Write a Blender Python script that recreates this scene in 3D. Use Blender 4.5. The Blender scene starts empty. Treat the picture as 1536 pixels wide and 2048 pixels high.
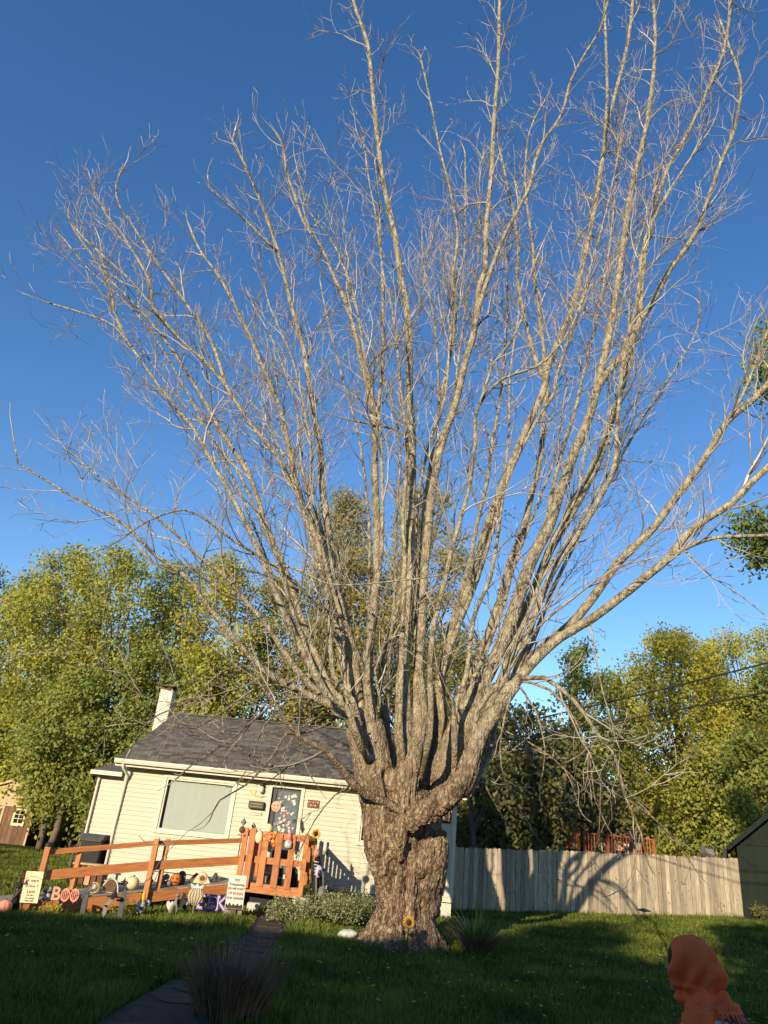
import bpy, math, random
import numpy as np
from mathutils import Vector, Matrix, noise
random.seed(7); rng = np.random.default_rng(7)
PI = math.pi
sc = bpy.context.scene
col = sc.collection

# ------------------------------------------------------------------ camera
F = 1420.0
EYE = 1.6
_V = np.array([318 / F, 3074 / F, -1.0]); _u = _V / np.linalg.norm(_V)
_f = np.array([0, 0, -1.0]); _y = _f - _u * _f.dot(_u); _y /= np.linalg.norm(_y)
_x = np.cross(_y, _u)
ROT = np.array([_x, _y, _u])
cam = bpy.data.cameras.new("camera"); camo = bpy.data.objects.new("camera", cam); col.objects.link(camo)
camo.matrix_world = Matrix.Translation((0, 0, EYE)) @ Matrix(ROT.tolist()).to_4x4()
cam.sensor_fit = 'VERTICAL'; cam.sensor_height = 36.0; cam.lens = 36.0 * F / 2048.0
cam.clip_start = 0.05; cam.clip_end = 2000
sc.camera = camo

# ------------------------------------------------------------------ light
SUN_EL, SUN_AZ = 16.5, 24.0        # light travels 24 degrees right of the view heading
SUN_STRENGTH, SKY_STRENGTH, EXPOSURE = 5.0, 0.15, 0.48
w = bpy.data.worlds.new("World"); sc.world = w; w.use_nodes = True
nt = w.node_tree; bg = nt.nodes["Background"]
sky = nt.nodes.new("ShaderNodeTexSky"); sky.sky_type = 'NISHITA'; sky.sun_disc = False
az = math.radians(SUN_AZ)
trav = Vector((math.sin(az) * math.cos(math.radians(SUN_EL)), math.cos(az) * math.cos(math.radians(SUN_EL)), -math.sin(math.radians(SUN_EL))))
sky.sun_elevation = math.radians(SUN_EL)
sky.sun_rotation = math.atan2(-trav.x, -trav.y)
sky.air_density = 1.0; sky.dust_density = 0.1; sky.ozone_density = 2.0
hsv = nt.nodes.new('ShaderNodeHueSaturation'); hsv.inputs['Saturation'].default_value = 1.26; hsv.inputs['Hue'].default_value = .508
nt.links.new(sky.outputs[0], hsv.inputs['Color']); nt.links.new(hsv.outputs[0], bg.inputs[0]); bg.inputs[1].default_value = SKY_STRENGTH
sl = bpy.data.lights.new("sun", 'SUN'); sl.energy = SUN_STRENGTH; sl.angle = math.radians(0.5); sl.color = (1.0, 0.83, 0.57)
so = bpy.data.objects.new("sun", sl); col.objects.link(so)
so.rotation_euler = trav.to_track_quat('-Z', 'Y').to_euler()
vs = sc.view_settings; vs.view_transform = 'Standard'; vs.look = 'None'; vs.exposure = EXPOSURE; vs.gamma = 1; vs.use_curve_mapping = False
sc.cycles.transparent_max_bounces = 12; sc.cycles.max_bounces = 6

# ------------------------------------------------------------------ helpers
def at(px, py, Y):
    d = ROT @ np.array([(px - 768) / F, (1024 - py) / F, -1.0])
    d = d * (Y / d[1]); return Vector((d[0], d[1], d[2] + EYE))
def pxm(p):
    c = ROT.T @ (np.array(p) - np.array([0, 0, EYE])); return F / -c[2]      # pixels per metre at p
def sstep(a, b, x):
    t = min(1, max(0, (x - a) / (b - a))); return t * t * (3 - 2 * t)
def gz(x, y):
    z = 0.055 * max(0.0, min(x, 16) - 3.0) * sstep(10, 21, y)
    z -= 0.22 * sstep(-1.5, -5.5, x) * math.exp(-((y - 15.0) / 2.6) ** 2)
    z += 0.02 * noise.noise(Vector((x * .5, y * .5, 0)))
    return z

def tag(o, label=None, cat=None, group=None, kind=None):
    if label: o['label'] = label
    if cat: o['category'] = cat
    if group: o['group'] = group
    if kind: o['kind'] = kind
    return o
def empty(name, loc, rz=0, label=None, cat=None, group=None):
    o = bpy.data.objects.new(name, None); col.objects.link(o); o.location = loc; o.rotation_euler = (0, 0, rz)
    o.empty_display_size = .1
    return tag(o, label, cat, group)
def link(name, me, mat_=None, parent=None, loc=None):
    o = bpy.data.objects.new(name, me); col.objects.link(o)
    if mat_ and not me.materials: me.materials.append(mat_)
    if parent: o.parent = parent
    if loc is not None: o.location = loc
    return o
def npmesh(name, V, Fa, tint=None, smooth=False, k=4):
    """V (n,3), Fa (m,k) arrays -> mesh"""
    me = bpy.data.meshes.new(name); V = np.asarray(V, dtype=np.float32); Fa = np.asarray(Fa, dtype=np.int32)
    m = len(Fa); k = Fa.shape[1]
    me.vertices.add(len(V)); me.vertices.foreach_set('co', V.ravel())
    me.loops.add(m * k); me.loops.foreach_set('vertex_index', Fa.ravel())
    me.polygons.add(m); me.polygons.foreach_set('loop_start', np.arange(0, m * k, k, dtype=np.int32))
    me.polygons.foreach_set('loop_total', np.full(m, k, dtype=np.int32))
    if tint is not None:
        a = me.attributes.new('tint', 'FLOAT', 'FACE'); a.data.foreach_set('value', np.asarray(tint, dtype=np.float32))
    if smooth: me.polygons.foreach_set('use_smooth', np.ones(m, dtype=bool))
    me.update(); return me

class MB:
    def __init__(s): s.v = []; s.f = []; s.t = []; s.sm = []
    def add(s, vs_, fs, t=0.5, smooth=False):
        b = len(s.v); s.v += [tuple(v) for v in vs_]; s.f += [tuple(i + b for i in f) for f in fs]
        s.t += [t] * len(fs); s.sm += [smooth] * len(fs)
    def box(s, c, d, rz=0, t=0.5, M=None):
        x, y, z = [q / 2 for q in d]
        P = [Vector((sx * x, sy * y, sz * z)) for sz in (-1, 1) for sy in (-1, 1) for sx in (-1, 1)]
        R = M if M is not None else Matrix.Rotation(rz, 3, 'Z')
        P = [R @ p + Vector(c) for p in P]
        s.add(P, [(0, 2, 3, 1), (4, 5, 7, 6), (0, 1, 5, 4), (2, 6, 7, 3), (0, 4, 6, 2), (1, 3, 7, 5)], t); return s
    def bar(s, a, b, wd, th, up=(0, 0, 1), t=0.5):
        """a beam from a to b: wd along 'up', th sideways"""
        a = Vector(a); b = Vector(b); d = (b - a); L = d.length; d.normalize()
        sd = d.cross(Vector(up)).normalized(); u = sd.cross(d)
        P = []
        for q in (a, b):
            for i, j in ((-1, -1), (1, -1), (1, 1), (-1, 1)): P.append(q + sd * (i * th / 2) + u * (j * wd / 2))
        s.add(P, [(3, 2, 1, 0), (4, 5, 6, 7), (0, 1, 5, 4), (1, 2, 6, 5), (2, 3, 7, 6), (3, 0, 4, 7)], t); return s
    def prism(s, pts, y0, y1, t=0.5, M=None, o=(0, 0, 0)):
        """outline of (x,z) points extruded in y"""
        n = len(pts); R = M if M is not None else Matrix.Identity(3); o = Vector(o)
        P = [R @ Vector((x, y0, z)) + o for x, z in pts] + [R @ Vector((x, y1, z)) + o for x, z in pts]
        s.add(P, [tuple(range(n)), tuple(range(2 * n - 1, n - 1, -1))] + [(i, i + n, (i + 1) % n + n, (i + 1) % n) for i in range(n)], t); return s
    def tube(s, path, rad, n=8, t=0.5, cap=True, smooth=True):
        path = [Vector(p) for p in path]; m = len(path)
        if not hasattr(rad, '__len__'): rad = [rad] * m
        P = []; prev = None
        for i, p in enumerate(path):
            d = (path[min(i + 1, m - 1)] - path[max(i - 1, 0)]).normalized()
            if prev is None:
                a = d.cross(Vector((0, 1, 0)) if abs(d.y) < .9 else Vector((1, 0, 0))).normalized()
            else:
                a = (prev - d * prev.dot(d)).normalized()
            prev = a; b = d.cross(a)
            for k in range(n):
                g = 2 * PI * k / n; P.append(p + a * (math.cos(g) * rad[i]) + b * (math.sin(g) * rad[i]))
        fs = [(i * n + k, i * n + (k + 1) % n, (i + 1) * n + (k + 1) % n, (i + 1) * n + k) for i in range(m - 1) for k in range(n)]
        s.add(P, fs, t, smooth)
        if cap:
            b = len(s.v) - len(P); s.f += [tuple(b + k for k in reversed(range(n))), tuple(b + (m - 1) * n + k for k in range(n))]; s.t += [t, t]; s.sm += [False, False]
        return s
    def ball(s, c, r, nu=12, nv=8, t=0.5, fn=None, M=None):
        c = Vector(c); r = Vector(r) if hasattr(r, '__len__') else Vector((r, r, r)); P = []
        for j in range(nv + 1):
            th = PI * j / nv
            for i in range(nu):
                ph = 2 * PI * i / nu; q = Vector((math.sin(th) * math.cos(ph), math.sin(th) * math.sin(ph), math.cos(th)))
                k = fn(ph, th) if fn else 1
                q = Vector((q.x * r.x * k, q.y * r.y * k, q.z * r.z)); P.append((M @ q if M else q) + c)
        s.add(P, [(j * nu + i, (j + 1) * nu + i, (j + 1) * nu + (i + 1) % nu, j * nu + (i + 1) % nu) for j in range(nv) for i in range(nu)], t, True); return s
    def lathe(s, c, prof, n=14, t=0.5):
        c = Vector(c); P = [c + Vector((r * math.cos(2 * PI * k / n), r * math.sin(2 * PI * k / n), z)) for r, z in prof for k in range(n)]
        m = len(prof)
        s.add(P, [(i * n + k, i * n + (k + 1) % n, (i + 1) * n + (k + 1) % n, (i + 1) * n + k) for i in range(m - 1) for k in range(n)] + [tuple(reversed(range(n))), tuple((m - 1) * n + k for k in range(n))], t, True); return s
    def mesh(s, name):
        me = bpy.data.meshes.new(name); me.from_pydata(s.v, [], s.f); me.update()
        a = me.attributes.new('tint', 'FLOAT', 'FACE'); a.data.foreach_set('value', s.t)
        me.polygons.foreach_set('use_smooth', s.sm)
        return me
    def build(s, name, m, parent=None, loc=None): return link(name, s.mesh(name), m, parent, loc)

def mat(name, c1, c2=None, rough=.8, scale=4, stretch=(1, 1, 1), bump=0, bscale=None, spec=.3, tint=0, rnd=0, transl=0, metal=0, detail=5, c3=None, tintcol=None):
    m = bpy.data.materials.new(name); m.use_nodes = True; N = m.node_tree.nodes; L = m.node_tree.links
    b = N['Principled BSDF']; b.inputs['Roughness'].default_value = rough; b.inputs['Specular IOR Level'].default_value = spec; b.inputs['Metallic'].default_value = metal
    c1 = (*c1, 1); c2 = (*(c2 or [q * .75 for q in c1[:3]]), 1)
    tc = N.new('ShaderNodeTexCoord'); mp = N.new('ShaderNodeMapping'); mp.inputs['Scale'].default_value = stretch; L.new(tc.outputs['Object'], mp.inputs[0])
    vec = mp.outputs[0]
    if rnd:
        oi = N.new('ShaderNodeObjectInfo'); va = N.new('ShaderNodeVectorMath'); va.operation = 'MULTIPLY_ADD'
        cb = N.new('ShaderNodeCombineXYZ'); L.new(oi.outputs['Random'], cb.inputs[0]); L.new(oi.outputs['Random'], cb.inputs[1]); L.new(oi.outputs['Random'], cb.inputs[2])
        L.new(cb.outputs[0], va.inputs[0]); va.inputs[1].default_value = (37, 53, 71); L.new(vec, va.inputs[2]); vec = va.outputs[0]
    nz = N.new('ShaderNodeTexNoise'); nz.inputs['Scale'].default_value = scale; nz.inputs['Detail'].default_value = detail; nz.inputs['Roughness'].default_value = .62; L.new(vec, nz.inputs['Vector'])
    rp = N.new('ShaderNodeValToRGB'); rp.color_ramp.elements[0].position = .34; rp.color_ramp.elements[1].position = .66
    rp.color_ramp.elements[0].color = c2; rp.color_ramp.elements[1].color = c1
    if c3: e = rp.color_ramp.elements.new(.5); e.color = (*c3, 1)
    L.new(nz.outputs[0], rp.inputs[0]); out = rp.outputs[0]
    def bright(fac_out, amt, cur):
        mr = N.new('ShaderNodeMapRange'); mr.inputs['To Min'].default_value = 1 - amt; mr.inputs['To Max'].default_value = 1 + amt; L.new(fac_out, mr.inputs[0])
        mx = N.new('ShaderNodeMix'); mx.data_type = 'RGBA'; mx.blend_type = 'MULTIPLY'; mx.inputs[0].default_value = 1
        L.new(cur, mx.inputs[6]); L.new(mr.outputs[0], mx.inputs[7]); return mx.outputs[2]
    if tint or tintcol:
        at_ = N.new('ShaderNodeAttribute'); at_.attribute_name = 'tint'
        if tintcol:
            r2 = N.new('ShaderNodeValToRGB'); els = r2.color_ramp.elements
            els[0].color = (*tintcol[0], 1); els[1].color = (*tintcol[-1], 1)
            for i, c in enumerate(tintcol[1:-1]): e = els.new((i + 1) / (len(tintcol) - 1)); e.color = (*c, 1)
            L.new(at_.outputs['Fac'], r2.inputs[0])
            mx = N.new('ShaderNodeMix'); mx.data_type = 'RGBA'; mx.inputs[0].default_value = .8; L.new(out, mx.inputs[6]); L.new(r2.outputs[0], mx.inputs[7]); out = mx.outputs[2]
        if tint: out = bright(at_.outputs['Fac'], tint, out)
    if rnd: out = bright(oi.outputs['Random'], rnd, out)
    L.new(out, b.inputs['Base Color'])
    if bump:
        n2 = N.new('ShaderNodeTexNoise'); n2.inputs['Scale'].default_value = bscale or scale * 3; n2.inputs['Detail'].default_value = 6; L.new(vec, n2.inputs['Vector'])
        bp = N.new('ShaderNodeBump'); bp.inputs['Strength'].default_value = bump; bp.inputs['Distance'].default_value = .02; L.new(n2.outputs[0], bp.inputs['Height']); L.new(bp.outputs[0], b.inputs['Normal'])
    if transl:
        tr = N.new('ShaderNodeBsdfTranslucent'); L.new(out, tr.inputs[0]); ms = N.new('ShaderNodeMixShader'); ms.inputs[0].default_value = transl
        L.new(b.outputs[0], ms.inputs[1]); L.new(tr.outputs[0], ms.inputs[2]); L.new(ms.outputs[0], N['Material Output'].inputs[0])
    return m

def text_mesh(s, size, depth=.003, align='CENTER', bold=0):
    cu = bpy.data.curves.new('lettering', 'FONT'); cu.body = s; cu.size = size; cu.extrude = depth; cu.align_x = align; cu.align_y = 'CENTER'; cu.offset = bold
    cu.resolution_u = 3
    o = bpy.data.objects.new('lettering', cu); col.objects.link(o)
    dg = bpy.context.evaluated_depsgraph_get(); me = bpy.data.meshes.new_from_object(o.evaluated_get(dg)); bpy.data.objects.remove(o); bpy.data.curves.remove(cu)
    me.name = 'lettering'; me.materials.clear(); return me
def text(s, size, m, parent, loc, rot=(PI / 2, 0, 0), **k):
    o = link('lettering', text_mesh(s, size, **k), m, parent, loc); o.rotation_euler = rot; return o

def fuse(mb, voxel, smooth=4, name='body'):
    """union overlapping tubes and balls into one continuous skin"""
    me = bpy.data.meshes.new(name); me.from_pydata(mb.v, [], mb.f); o = bpy.data.objects.new(name, me); col.objects.link(o)
    r = o.modifiers.new('r', 'REMESH'); r.mode = 'VOXEL'; r.voxel_size = voxel
    if smooth: q = o.modifiers.new('s', 'SMOOTH'); q.iterations = smooth; q.factor = .5
    dg = bpy.context.evaluated_depsgraph_get(); m2 = bpy.data.meshes.new_from_object(o.evaluated_get(dg)); bpy.data.objects.remove(o)
    m2.name = name; m2.polygons.foreach_set('use_smooth', [True] * len(m2.polygons)); return m2
def displace(me, fn):
    n = len(me.vertices); co = np.empty(n * 3, dtype=np.float32); me.vertices.foreach_get('co', co); co = co.reshape(-1, 3)
    no = np.empty(n * 3, dtype=np.float32); me.vertices.foreach_get('normal', no); no = no.reshape(-1, 3)
    h = np.array([fn(c) for c in co.tolist()], dtype=np.float32)
    co += no * h[:, None]; me.vertices.foreach_set('co', co.ravel()); me.update()

# ------------------------------------------------------------------ materials
M = {}
M['lawn'] = mat('lawn_soil', (.06, .075, .022), (.035, .05, .014), rough=1, scale=1.3, bump=.6, bscale=30, spec=.05)
M['grass'] = mat('grass_blade', (.175, .20, .03), (.065, .095, .017), rough=.7, scale=.8, tint=.5, transl=.35, spec=.15, c3=(.125, .16, .03))
M['path'] = mat('path_stone', (.085, .062, .043), (.045, .034, .025), rough=.95, scale=6, bump=.6, rnd=.25)
M['bark'] = None
M['twig'] = mat('twig_bark', (.42, .37, .30), (.20, .165, .13), rough=.85, scale=3, tint=.6)
M['siding'] = mat('cream_vinyl', (.51, .47, .37), (.475, .435, .34), rough=.6, scale=1.5, stretch=(1, 1, 3), spec=.4, rnd=.03)
M['white'] = mat('white_paint', (.60, .57, .46), (.54, .51, .41), rough=.5, scale=3)
M['shingle'] = mat('asphalt_shingle', (.16, .145, .122), (.085, .078, .066), rough=.95, scale=22, tint=.4, bump=.4, bscale=120)
M['cedar'] = mat('stained_wood', (.50, .20, .07), (.36, .13, .045), rough=.6, scale=3, stretch=(6, 6, 6), rnd=.12, bump=.15)
M['cedarx'] = mat('stained_wood_long', (.52, .21, .075), (.34, .12, .04), rough=.6, scale=3, stretch=(1.2, 12, 14), rnd=.12, bump=.15)
M['greywood'] = mat('weathered_deck', (.30, .27, .22), (.17, .15, .12), rough=.9, scale=3, stretch=(3, 14, 14), rnd=.2, bump=.3)
M['dark'] = mat('dark_plastic', (.03, .03, .032), (.02, .02, .02), rough=.4, scale=3)
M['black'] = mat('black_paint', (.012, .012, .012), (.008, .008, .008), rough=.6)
M['grey'] = mat('grey_paint', (.085, .088, .092), (.05, .05, .055), rough=.7, scale=8)
M['lgrey'] = mat('light_stone', (.24, .24, .23), (.15, .15, .145), rough=.9, scale=8, bump=.3)
M['ghost'] = mat('ghost_white', (.56, .56, .53), (.42, .42, .40), rough=.7)
M['orange'] = mat('pumpkin_orange', (.75, .20, .05), (.6, .14, .03), rough=.5)
M['pink'] = mat('pinkish_orange', (.80, .33, .22), (.7, .25, .16), rough=.5)
M['pinkbox'] = mat('salmon_pink', (.75, .26, .24), (.68, .22, .2), rough=.5)
M['yellow'] = mat('sunflower_yellow', (.85, .52, .06), (.7, .38, .03), rough=.6)
M['purple'] = mat('purple_paint', (.22, .12, .42), (.14, .07, .3), rough=.5)
M['lilac'] = mat('lilac_paint', (.55, .48, .70), (.4, .34, .55), rough=.5)
M['maroon'] = mat('maroon_mum', (.16, .015, .03), (.08, .01, .015), rough=.8)
M['green'] = mat('leaf_green', (.10, .17, .04), (.05, .10, .02), rough=.6, transl=.2, scale=9)
M['signcream'] = mat('sign_cream', (.72, .60, .38), (.66, .54, .33), rough=.7)
M['signwhite'] = mat('sign_white', (.60, .57, .52), (.52, .49, .45), rough=.7)
M['ink'] = mat('sign_ink', (.05, .045, .04), (.03, .03, .025), rough=.8)
M['redink'] = mat('sign_red_ink', (.35, .04, .03), (.25, .02, .02), rough=.8)
M['gold'] = mat('dull_gold', (.5, .36, .14), (.35, .24, .08), rough=.5)
M['brown'] = mat('brown_post', (.16, .08, .05), (.09, .045, .03), rough=.8)
M['fence'] = mat('fence_pine', (.50, .40, .27), (.28, .215, .145), rough=.85, scale=2.6, stretch=(14, 14, 1.1), rnd=.34, bump=.6, bscale=9, c3=(.36, .31, .235))
M['knot'] = mat('pine_knot', (.14, .09, .055), (.09, .06, .035), rough=.9, scale=30)
M['metal'] = mat('grey_green_metal', (.018, .025, .020), (.013, .018, .015), rough=.75, scale=2, spec=.08)
M['curtain'] = mat('pale_curtain', (.50, .56, .51), (.48, .535, .49), rough=.8, scale=1, stretch=(9, 1, .3))
M['concrete'] = mat('block_paint', (.58, .55, .46), (.48, .45, .38), rough=.9, scale=6, bump=.3)
M['brick'] = mat('red_brick', (.34, .15, .10), (.24, .10, .07), rough=.9, scale=9, rnd=.2)
M['shedwood'] = mat('brown_plank', (.22, .12, .075), (.14, .075, .045), rough=.85, scale=2, stretch=(5, 5, 1), rnd=.2, bump=.2)
M['shedtrim'] = mat('tan_trim', (.55, .42, .24), (.42, .31, .17), rough=.8)
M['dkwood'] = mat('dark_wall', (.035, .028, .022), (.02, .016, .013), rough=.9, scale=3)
M['darkglass'] = mat('dark_glass', (.02, .025, .03), (.015, .018, .02), rough=.08, spec=.6)
M['greyglass'] = mat('dull_glass', (.14, .17, .20), (.10, .13, .16), rough=.15, spec=.6)
M['hoodie'] = mat('orange_fleece', (.86, .165, .05), (.80, .148, .044), rough=.95, scale=60, bump=.25, bscale=260, spec=.1)
M['skin'] = mat('skin', (.36, .21, .15), (.32, .18, .13), rough=.6)
M['hair'] = mat('dark_hair', (.02, .014, .01), (.012, .008, .006), rough=.7, scale=40)
M['jeans'] = mat('dark_jeans', (.03, .04, .07), (.02, .028, .05), rough=.9, scale=30)
M['redwood'] = mat('far_red_deck', (.42, .12, .05), (.30, .08, .035), rough=.7, rnd=.15)
M['creamwall'] = mat('far_cream_wall', (.62, .50, .30), (.52, .42, .26), rough=.8)
M['dry'] = mat('dry_stem', (.30, .19, .11), (.14, .09, .055), rough=.9, scale=5, tint=.4)
M['bulk'] = mat('yard_bark', (.17, .13, .095), (.10, .08, .06), rough=.95, scale=5, bump=.5)
def leafmat(n, cols, tr=.45): return mat(n, cols[0], cols[-1], rough=.55, scale=.5, transl=tr, spec=.25, tintcol=cols)
M['leafA'] = leafmat('leaf_yellow_green', [(0.121, 0.155, 0.027), (0.243, 0.270, 0.040), (0.404, 0.404, 0.060), (0.567, 0.513, 0.108)])
M['leafB'] = leafmat('leaf_green', [(0.068, 0.117, 0.028), (0.138, 0.199, 0.041), (0.246, 0.287, 0.055), (0.371, 0.371, 0.083)])
M['leafC'] = leafmat('leaf_golden', [(0.149, 0.174, 0.030), (0.324, 0.324, 0.044), (0.548, 0.462, 0.056), (0.618, 0.510, 0.062)])
M['leafD'] = leafmat('leaf_dark', [(0.065, 0.090, 0.036), (0.128, 0.154, 0.051), (0.219, 0.205, 0.069), (0.333, 0.257, 0.090)])
M['leafO'] = leafmat('leaf_olive', [(0.119, 0.127, 0.045), (0.238, 0.230, 0.067), (0.356, 0.312, 0.089), (0.475, 0.386, 0.119)])
def bark_mat():
    m = bpy.data.materials.new('maple_bark'); m.use_nodes = True; N = m.node_tree.nodes; L = m.node_tree.links; b = N['Principled BSDF']
    b.inputs['Roughness'].default_value = .9; b.inputs['Specular IOR Level'].default_value = .15
    tc = N.new('ShaderNodeTexCoord')
    def nz(sc_, st, det=6, dist=0):
        mp = N.new('ShaderNodeMapping'); mp.inputs['Scale'].default_value = st; L.new(tc.outputs['Object'], mp.inputs[0])
        n = N.new('ShaderNodeTexNoise'); n.inputs['Scale'].default_value = sc_; n.inputs['Detail'].default_value = det; n.inputs['Roughness'].default_value = .65; n.inputs['Distortion'].default_value = dist; L.new(mp.outputs[0], n.inputs['Vector']); return n.outputs[0]
    def ramp(src, stops):
        r = N.new('ShaderNodeValToRGB'); e = r.color_ramp.elements; e[0].position, e[0].color = stops[0][0], (*stops[0][1], 1); e[1].position, e[1].color = stops[-1][0], (*stops[-1][1], 1)
        for p, c in stops[1:-1]: q = e.new(p); q.color = (*c, 1)
        L.new(src, r.inputs[0]); return r.outputs[0]
    def plates(sc_, st, jit):
        mp = N.new('ShaderNodeMapping'); mp.inputs['Scale'].default_value = st; L.new(tc.outputs['Object'], mp.inputs[0])
        n = N.new('ShaderNodeTexNoise'); n.inputs['Scale'].default_value = 4; n.inputs['Detail'].default_value = 4; L.new(tc.outputs['Object'], n.inputs['Vector'])
        a = N.new('ShaderNodeVectorMath'); a.operation = 'MULTIPLY_ADD'; L.new(n.outputs[1], a.inputs[0]); a.inputs[1].default_value = (jit, jit, jit); L.new(mp.outputs[0], a.inputs[2])
        v = N.new('ShaderNodeTexVoronoi'); v.feature = 'DISTANCE_TO_EDGE'; v.inputs['Scale'].default_value = sc_; L.new(a.outputs[0], v.inputs['Vector']); return v.outputs['Distance']
    pl = plates(15, (1, 1, .12), .26); pl2 = plates(30, (1, 1, .3), .1)
    furrow = nz(7, (1, 1, .22), 8, .6)
    base0 = ramp(furrow, [(.38, (.17, .115, .078)), (.5, (.29, .205, .14)), (.64, (.42, .32, .22))])
    fm = ramp(pl, [(.0, (.30, .26, .24)), (.08, (.72, .69, .66)), (.2, (1, 1, 1))])
    bm_ = N.new('ShaderNodeMix'); bm_.data_type = 'RGBA'; bm_.blend_type = 'MULTIPLY'; bm_.inputs[0].default_value = 1; L.new(base0, bm_.inputs[6]); L.new(fm, bm_.inputs[7]); base = bm_.outputs[2]
    up = ramp(nz(9, (1, 1, .5), 6), [(.36, (.13, .10, .065)), (.49, (.33, .275, .19)), (.64, (.50, .44, .31))])
    # smoother paler bark with lichen higher in the tree
    sx = N.new('ShaderNodeSeparateXYZ'); L.new(tc.outputs['Object'], sx.inputs[0])
    hr = N.new('ShaderNodeMapRange'); hr.inputs['From Min'].default_value = 2.3; hr.inputs['From Max'].default_value = 4.2; L.new(sx.outputs[2], hr.inputs[0])
    mx = N.new('ShaderNodeMix'); mx.data_type = 'RGBA'; L.new(hr.outputs[0], mx.inputs[0]); L.new(base, mx.inputs[6]); L.new(up, mx.inputs[7])
    lf = ramp(nz(13, (1, 1, .8), 4), [(.56, (0, 0, 0)), (.64, (.55, .55, .55))])
    l2 = N.new('ShaderNodeMix'); l2.data_type = 'RGBA'; L.new(lf, l2.inputs[0]); L.new(mx.outputs[2], l2.inputs[6]); l2.inputs[7].default_value = (.46, .46, .27, 1)
    L.new(l2.outputs[2], b.inputs['Base Color'])
    bp = N.new('ShaderNodeBump'); bp.inputs['Strength'].default_value = .9; bp.inputs['Distance'].default_value = .035; 
    ad = N.new('ShaderNodeMath'); ad.operation = 'MULTIPLY_ADD'; cl = N.new('ShaderNodeMath'); cl.operation = 'MINIMUM'; cl.inputs[1].default_value = .22; L.new(pl, cl.inputs[0])
    L.new(cl.outputs[0], ad.inputs[0]); ad.inputs[1].default_value = 2.4; L.new(nz(16, (1, 1, .3), 8, .4), ad.inputs[2])
    ad2 = N.new('ShaderNodeMath'); ad2.operation = 'MULTIPLY_ADD'; L.new(pl2, ad2.inputs[0]); ad2.inputs[1].default_value = 1.5; L.new(ad.outputs[0], ad2.inputs[2]); L.new(ad2.outputs[0], bp.inputs['Height']); L.new(bp.outputs[0], b.inputs['Normal'])
    return m
M['bark'] = bark_mat()
def glass_mat():
    m = bpy.data.materials.new('window_glass'); m.use_nodes = True; N = m.node_tree.nodes; L = m.node_tree.links
    g = N.new('ShaderNodeBsdfGlossy'); g.inputs['Roughness'].default_value = .03; t = N.new('ShaderNodeBsdfTransparent'); x = N.new('ShaderNodeMixShader'); x.inputs[0].default_value = .12
    L.new(t.outputs[0], x.inputs[1]); L.new(g.outputs[0], x.inputs[2]); L.new(x.outputs[0], N['Material Output'].inputs[0]); return m
M['glass'] = glass_mat()

# ================================================================== ground
def axis(a, b, st, lo, hi):
    mid = list(np.arange(a, b + 1e-6, st)); o = []
    v = b; s = st
    while v < hi: s *= 1.5; v += s; o.append(v)
    p = []; v = a; s = st
    while v > lo: s *= 1.5; v -= s; p.append(v)
    return np.array(p[::-1] + mid + o)
xs = axis(-16, 22, .35, -900, 900); ys = axis(3, 38, .35, -900, 900)
V = np.array([(x, y, gz(x, y) - .015) for y in ys for x in xs]); nx = len(xs)
Fq = np.array([(j * nx + i, j * nx + i + 1, (j + 1) * nx + i + 1, (j + 1) * nx + i) for j in range(len(ys) - 1) for i in range(nx - 1)])
tag(link('lawn', npmesh('lawn', V, Fq, smooth=True), M['lawn']), kind='structure')

PATH = [(-1.5, 6.0), (-1.42, 8.0), (-1.25, 10), (-1.25, 12), (-1.25, 14), (-1.35, 16), (-1.45, 17.3)]
def path_dist(x, y):
    yy = max(PATH[0][1], min(PATH[-1][1], y)); xx = np.interp(yy, [p[1] for p in PATH], [p[0] for p in PATH]); return x - xx
def path_w(y): return .48 if y < 9.5 else .30
pth = empty('garden_path', (0, 0, 0)); pth['kind'] = 'structure'
mb = MB(); q = []
for y in np.arange(5.5, 17.4, .25):
    x = np.interp(y, [p[1] for p in PATH], [p[0] for p in PATH]); ww = path_w(y) + .05 * noise.noise(Vector((0, y * 2, 3)))
    q.append((x - ww, x + ww, y))
for i in range(len(q) - 1):
    a, b = q[i], q[i + 1]
    mb.add([(a[0], a[2], gz(a[0], a[2]) - .004), (a[1], a[2], gz(a[1], a[2]) - .004), (b[1], b[2], gz(b[1], b[2]) - .004), (b[0], b[2], gz(b[0], b[2]) - .004)], [(0, 1, 2, 3)])
mb.build('path_bed', M['path'], pth)
y = 5.8
while y < 17:
    L_ = random.uniform(.45, .7); x = float(np.interp(y, [p[1] for p in PATH], [p[0] for p in PATH])); n_ = 2 if path_w(y) > .5 else 1
    for s in range(n_):
        wd = path_w(y) * 2 / n_ * .86; cx = x + (s - (n_ - 1) / 2) * path_w(y)
        pts = []
        for k in range(9):
            g = 2 * PI * k / 9; c, s_ = math.cos(g), math.sin(g); rr = 1 / max(abs(c), abs(s_)) ** .7 * random.uniform(.88, 1)
            pts.append((cx + c * rr * wd / 2, y + s_ * rr * L_ / 2))
        z0 = gz(cx, y) - .02; h = random.uniform(.018, .026); P = [(a, b, z0) for a, b in pts] + [(a, b, z0 + h + random.uniform(-.004, .004)) for a, b in pts]
        mb = MB(); mb.add(P, [tuple(range(9, 18))] + [(k, (k + 1) % 9, (k + 1) % 9 + 9, k + 9) for k in range(9)]); mb.build('paving_stone', M['path'], pth)
    y += L_ + .05

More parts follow.
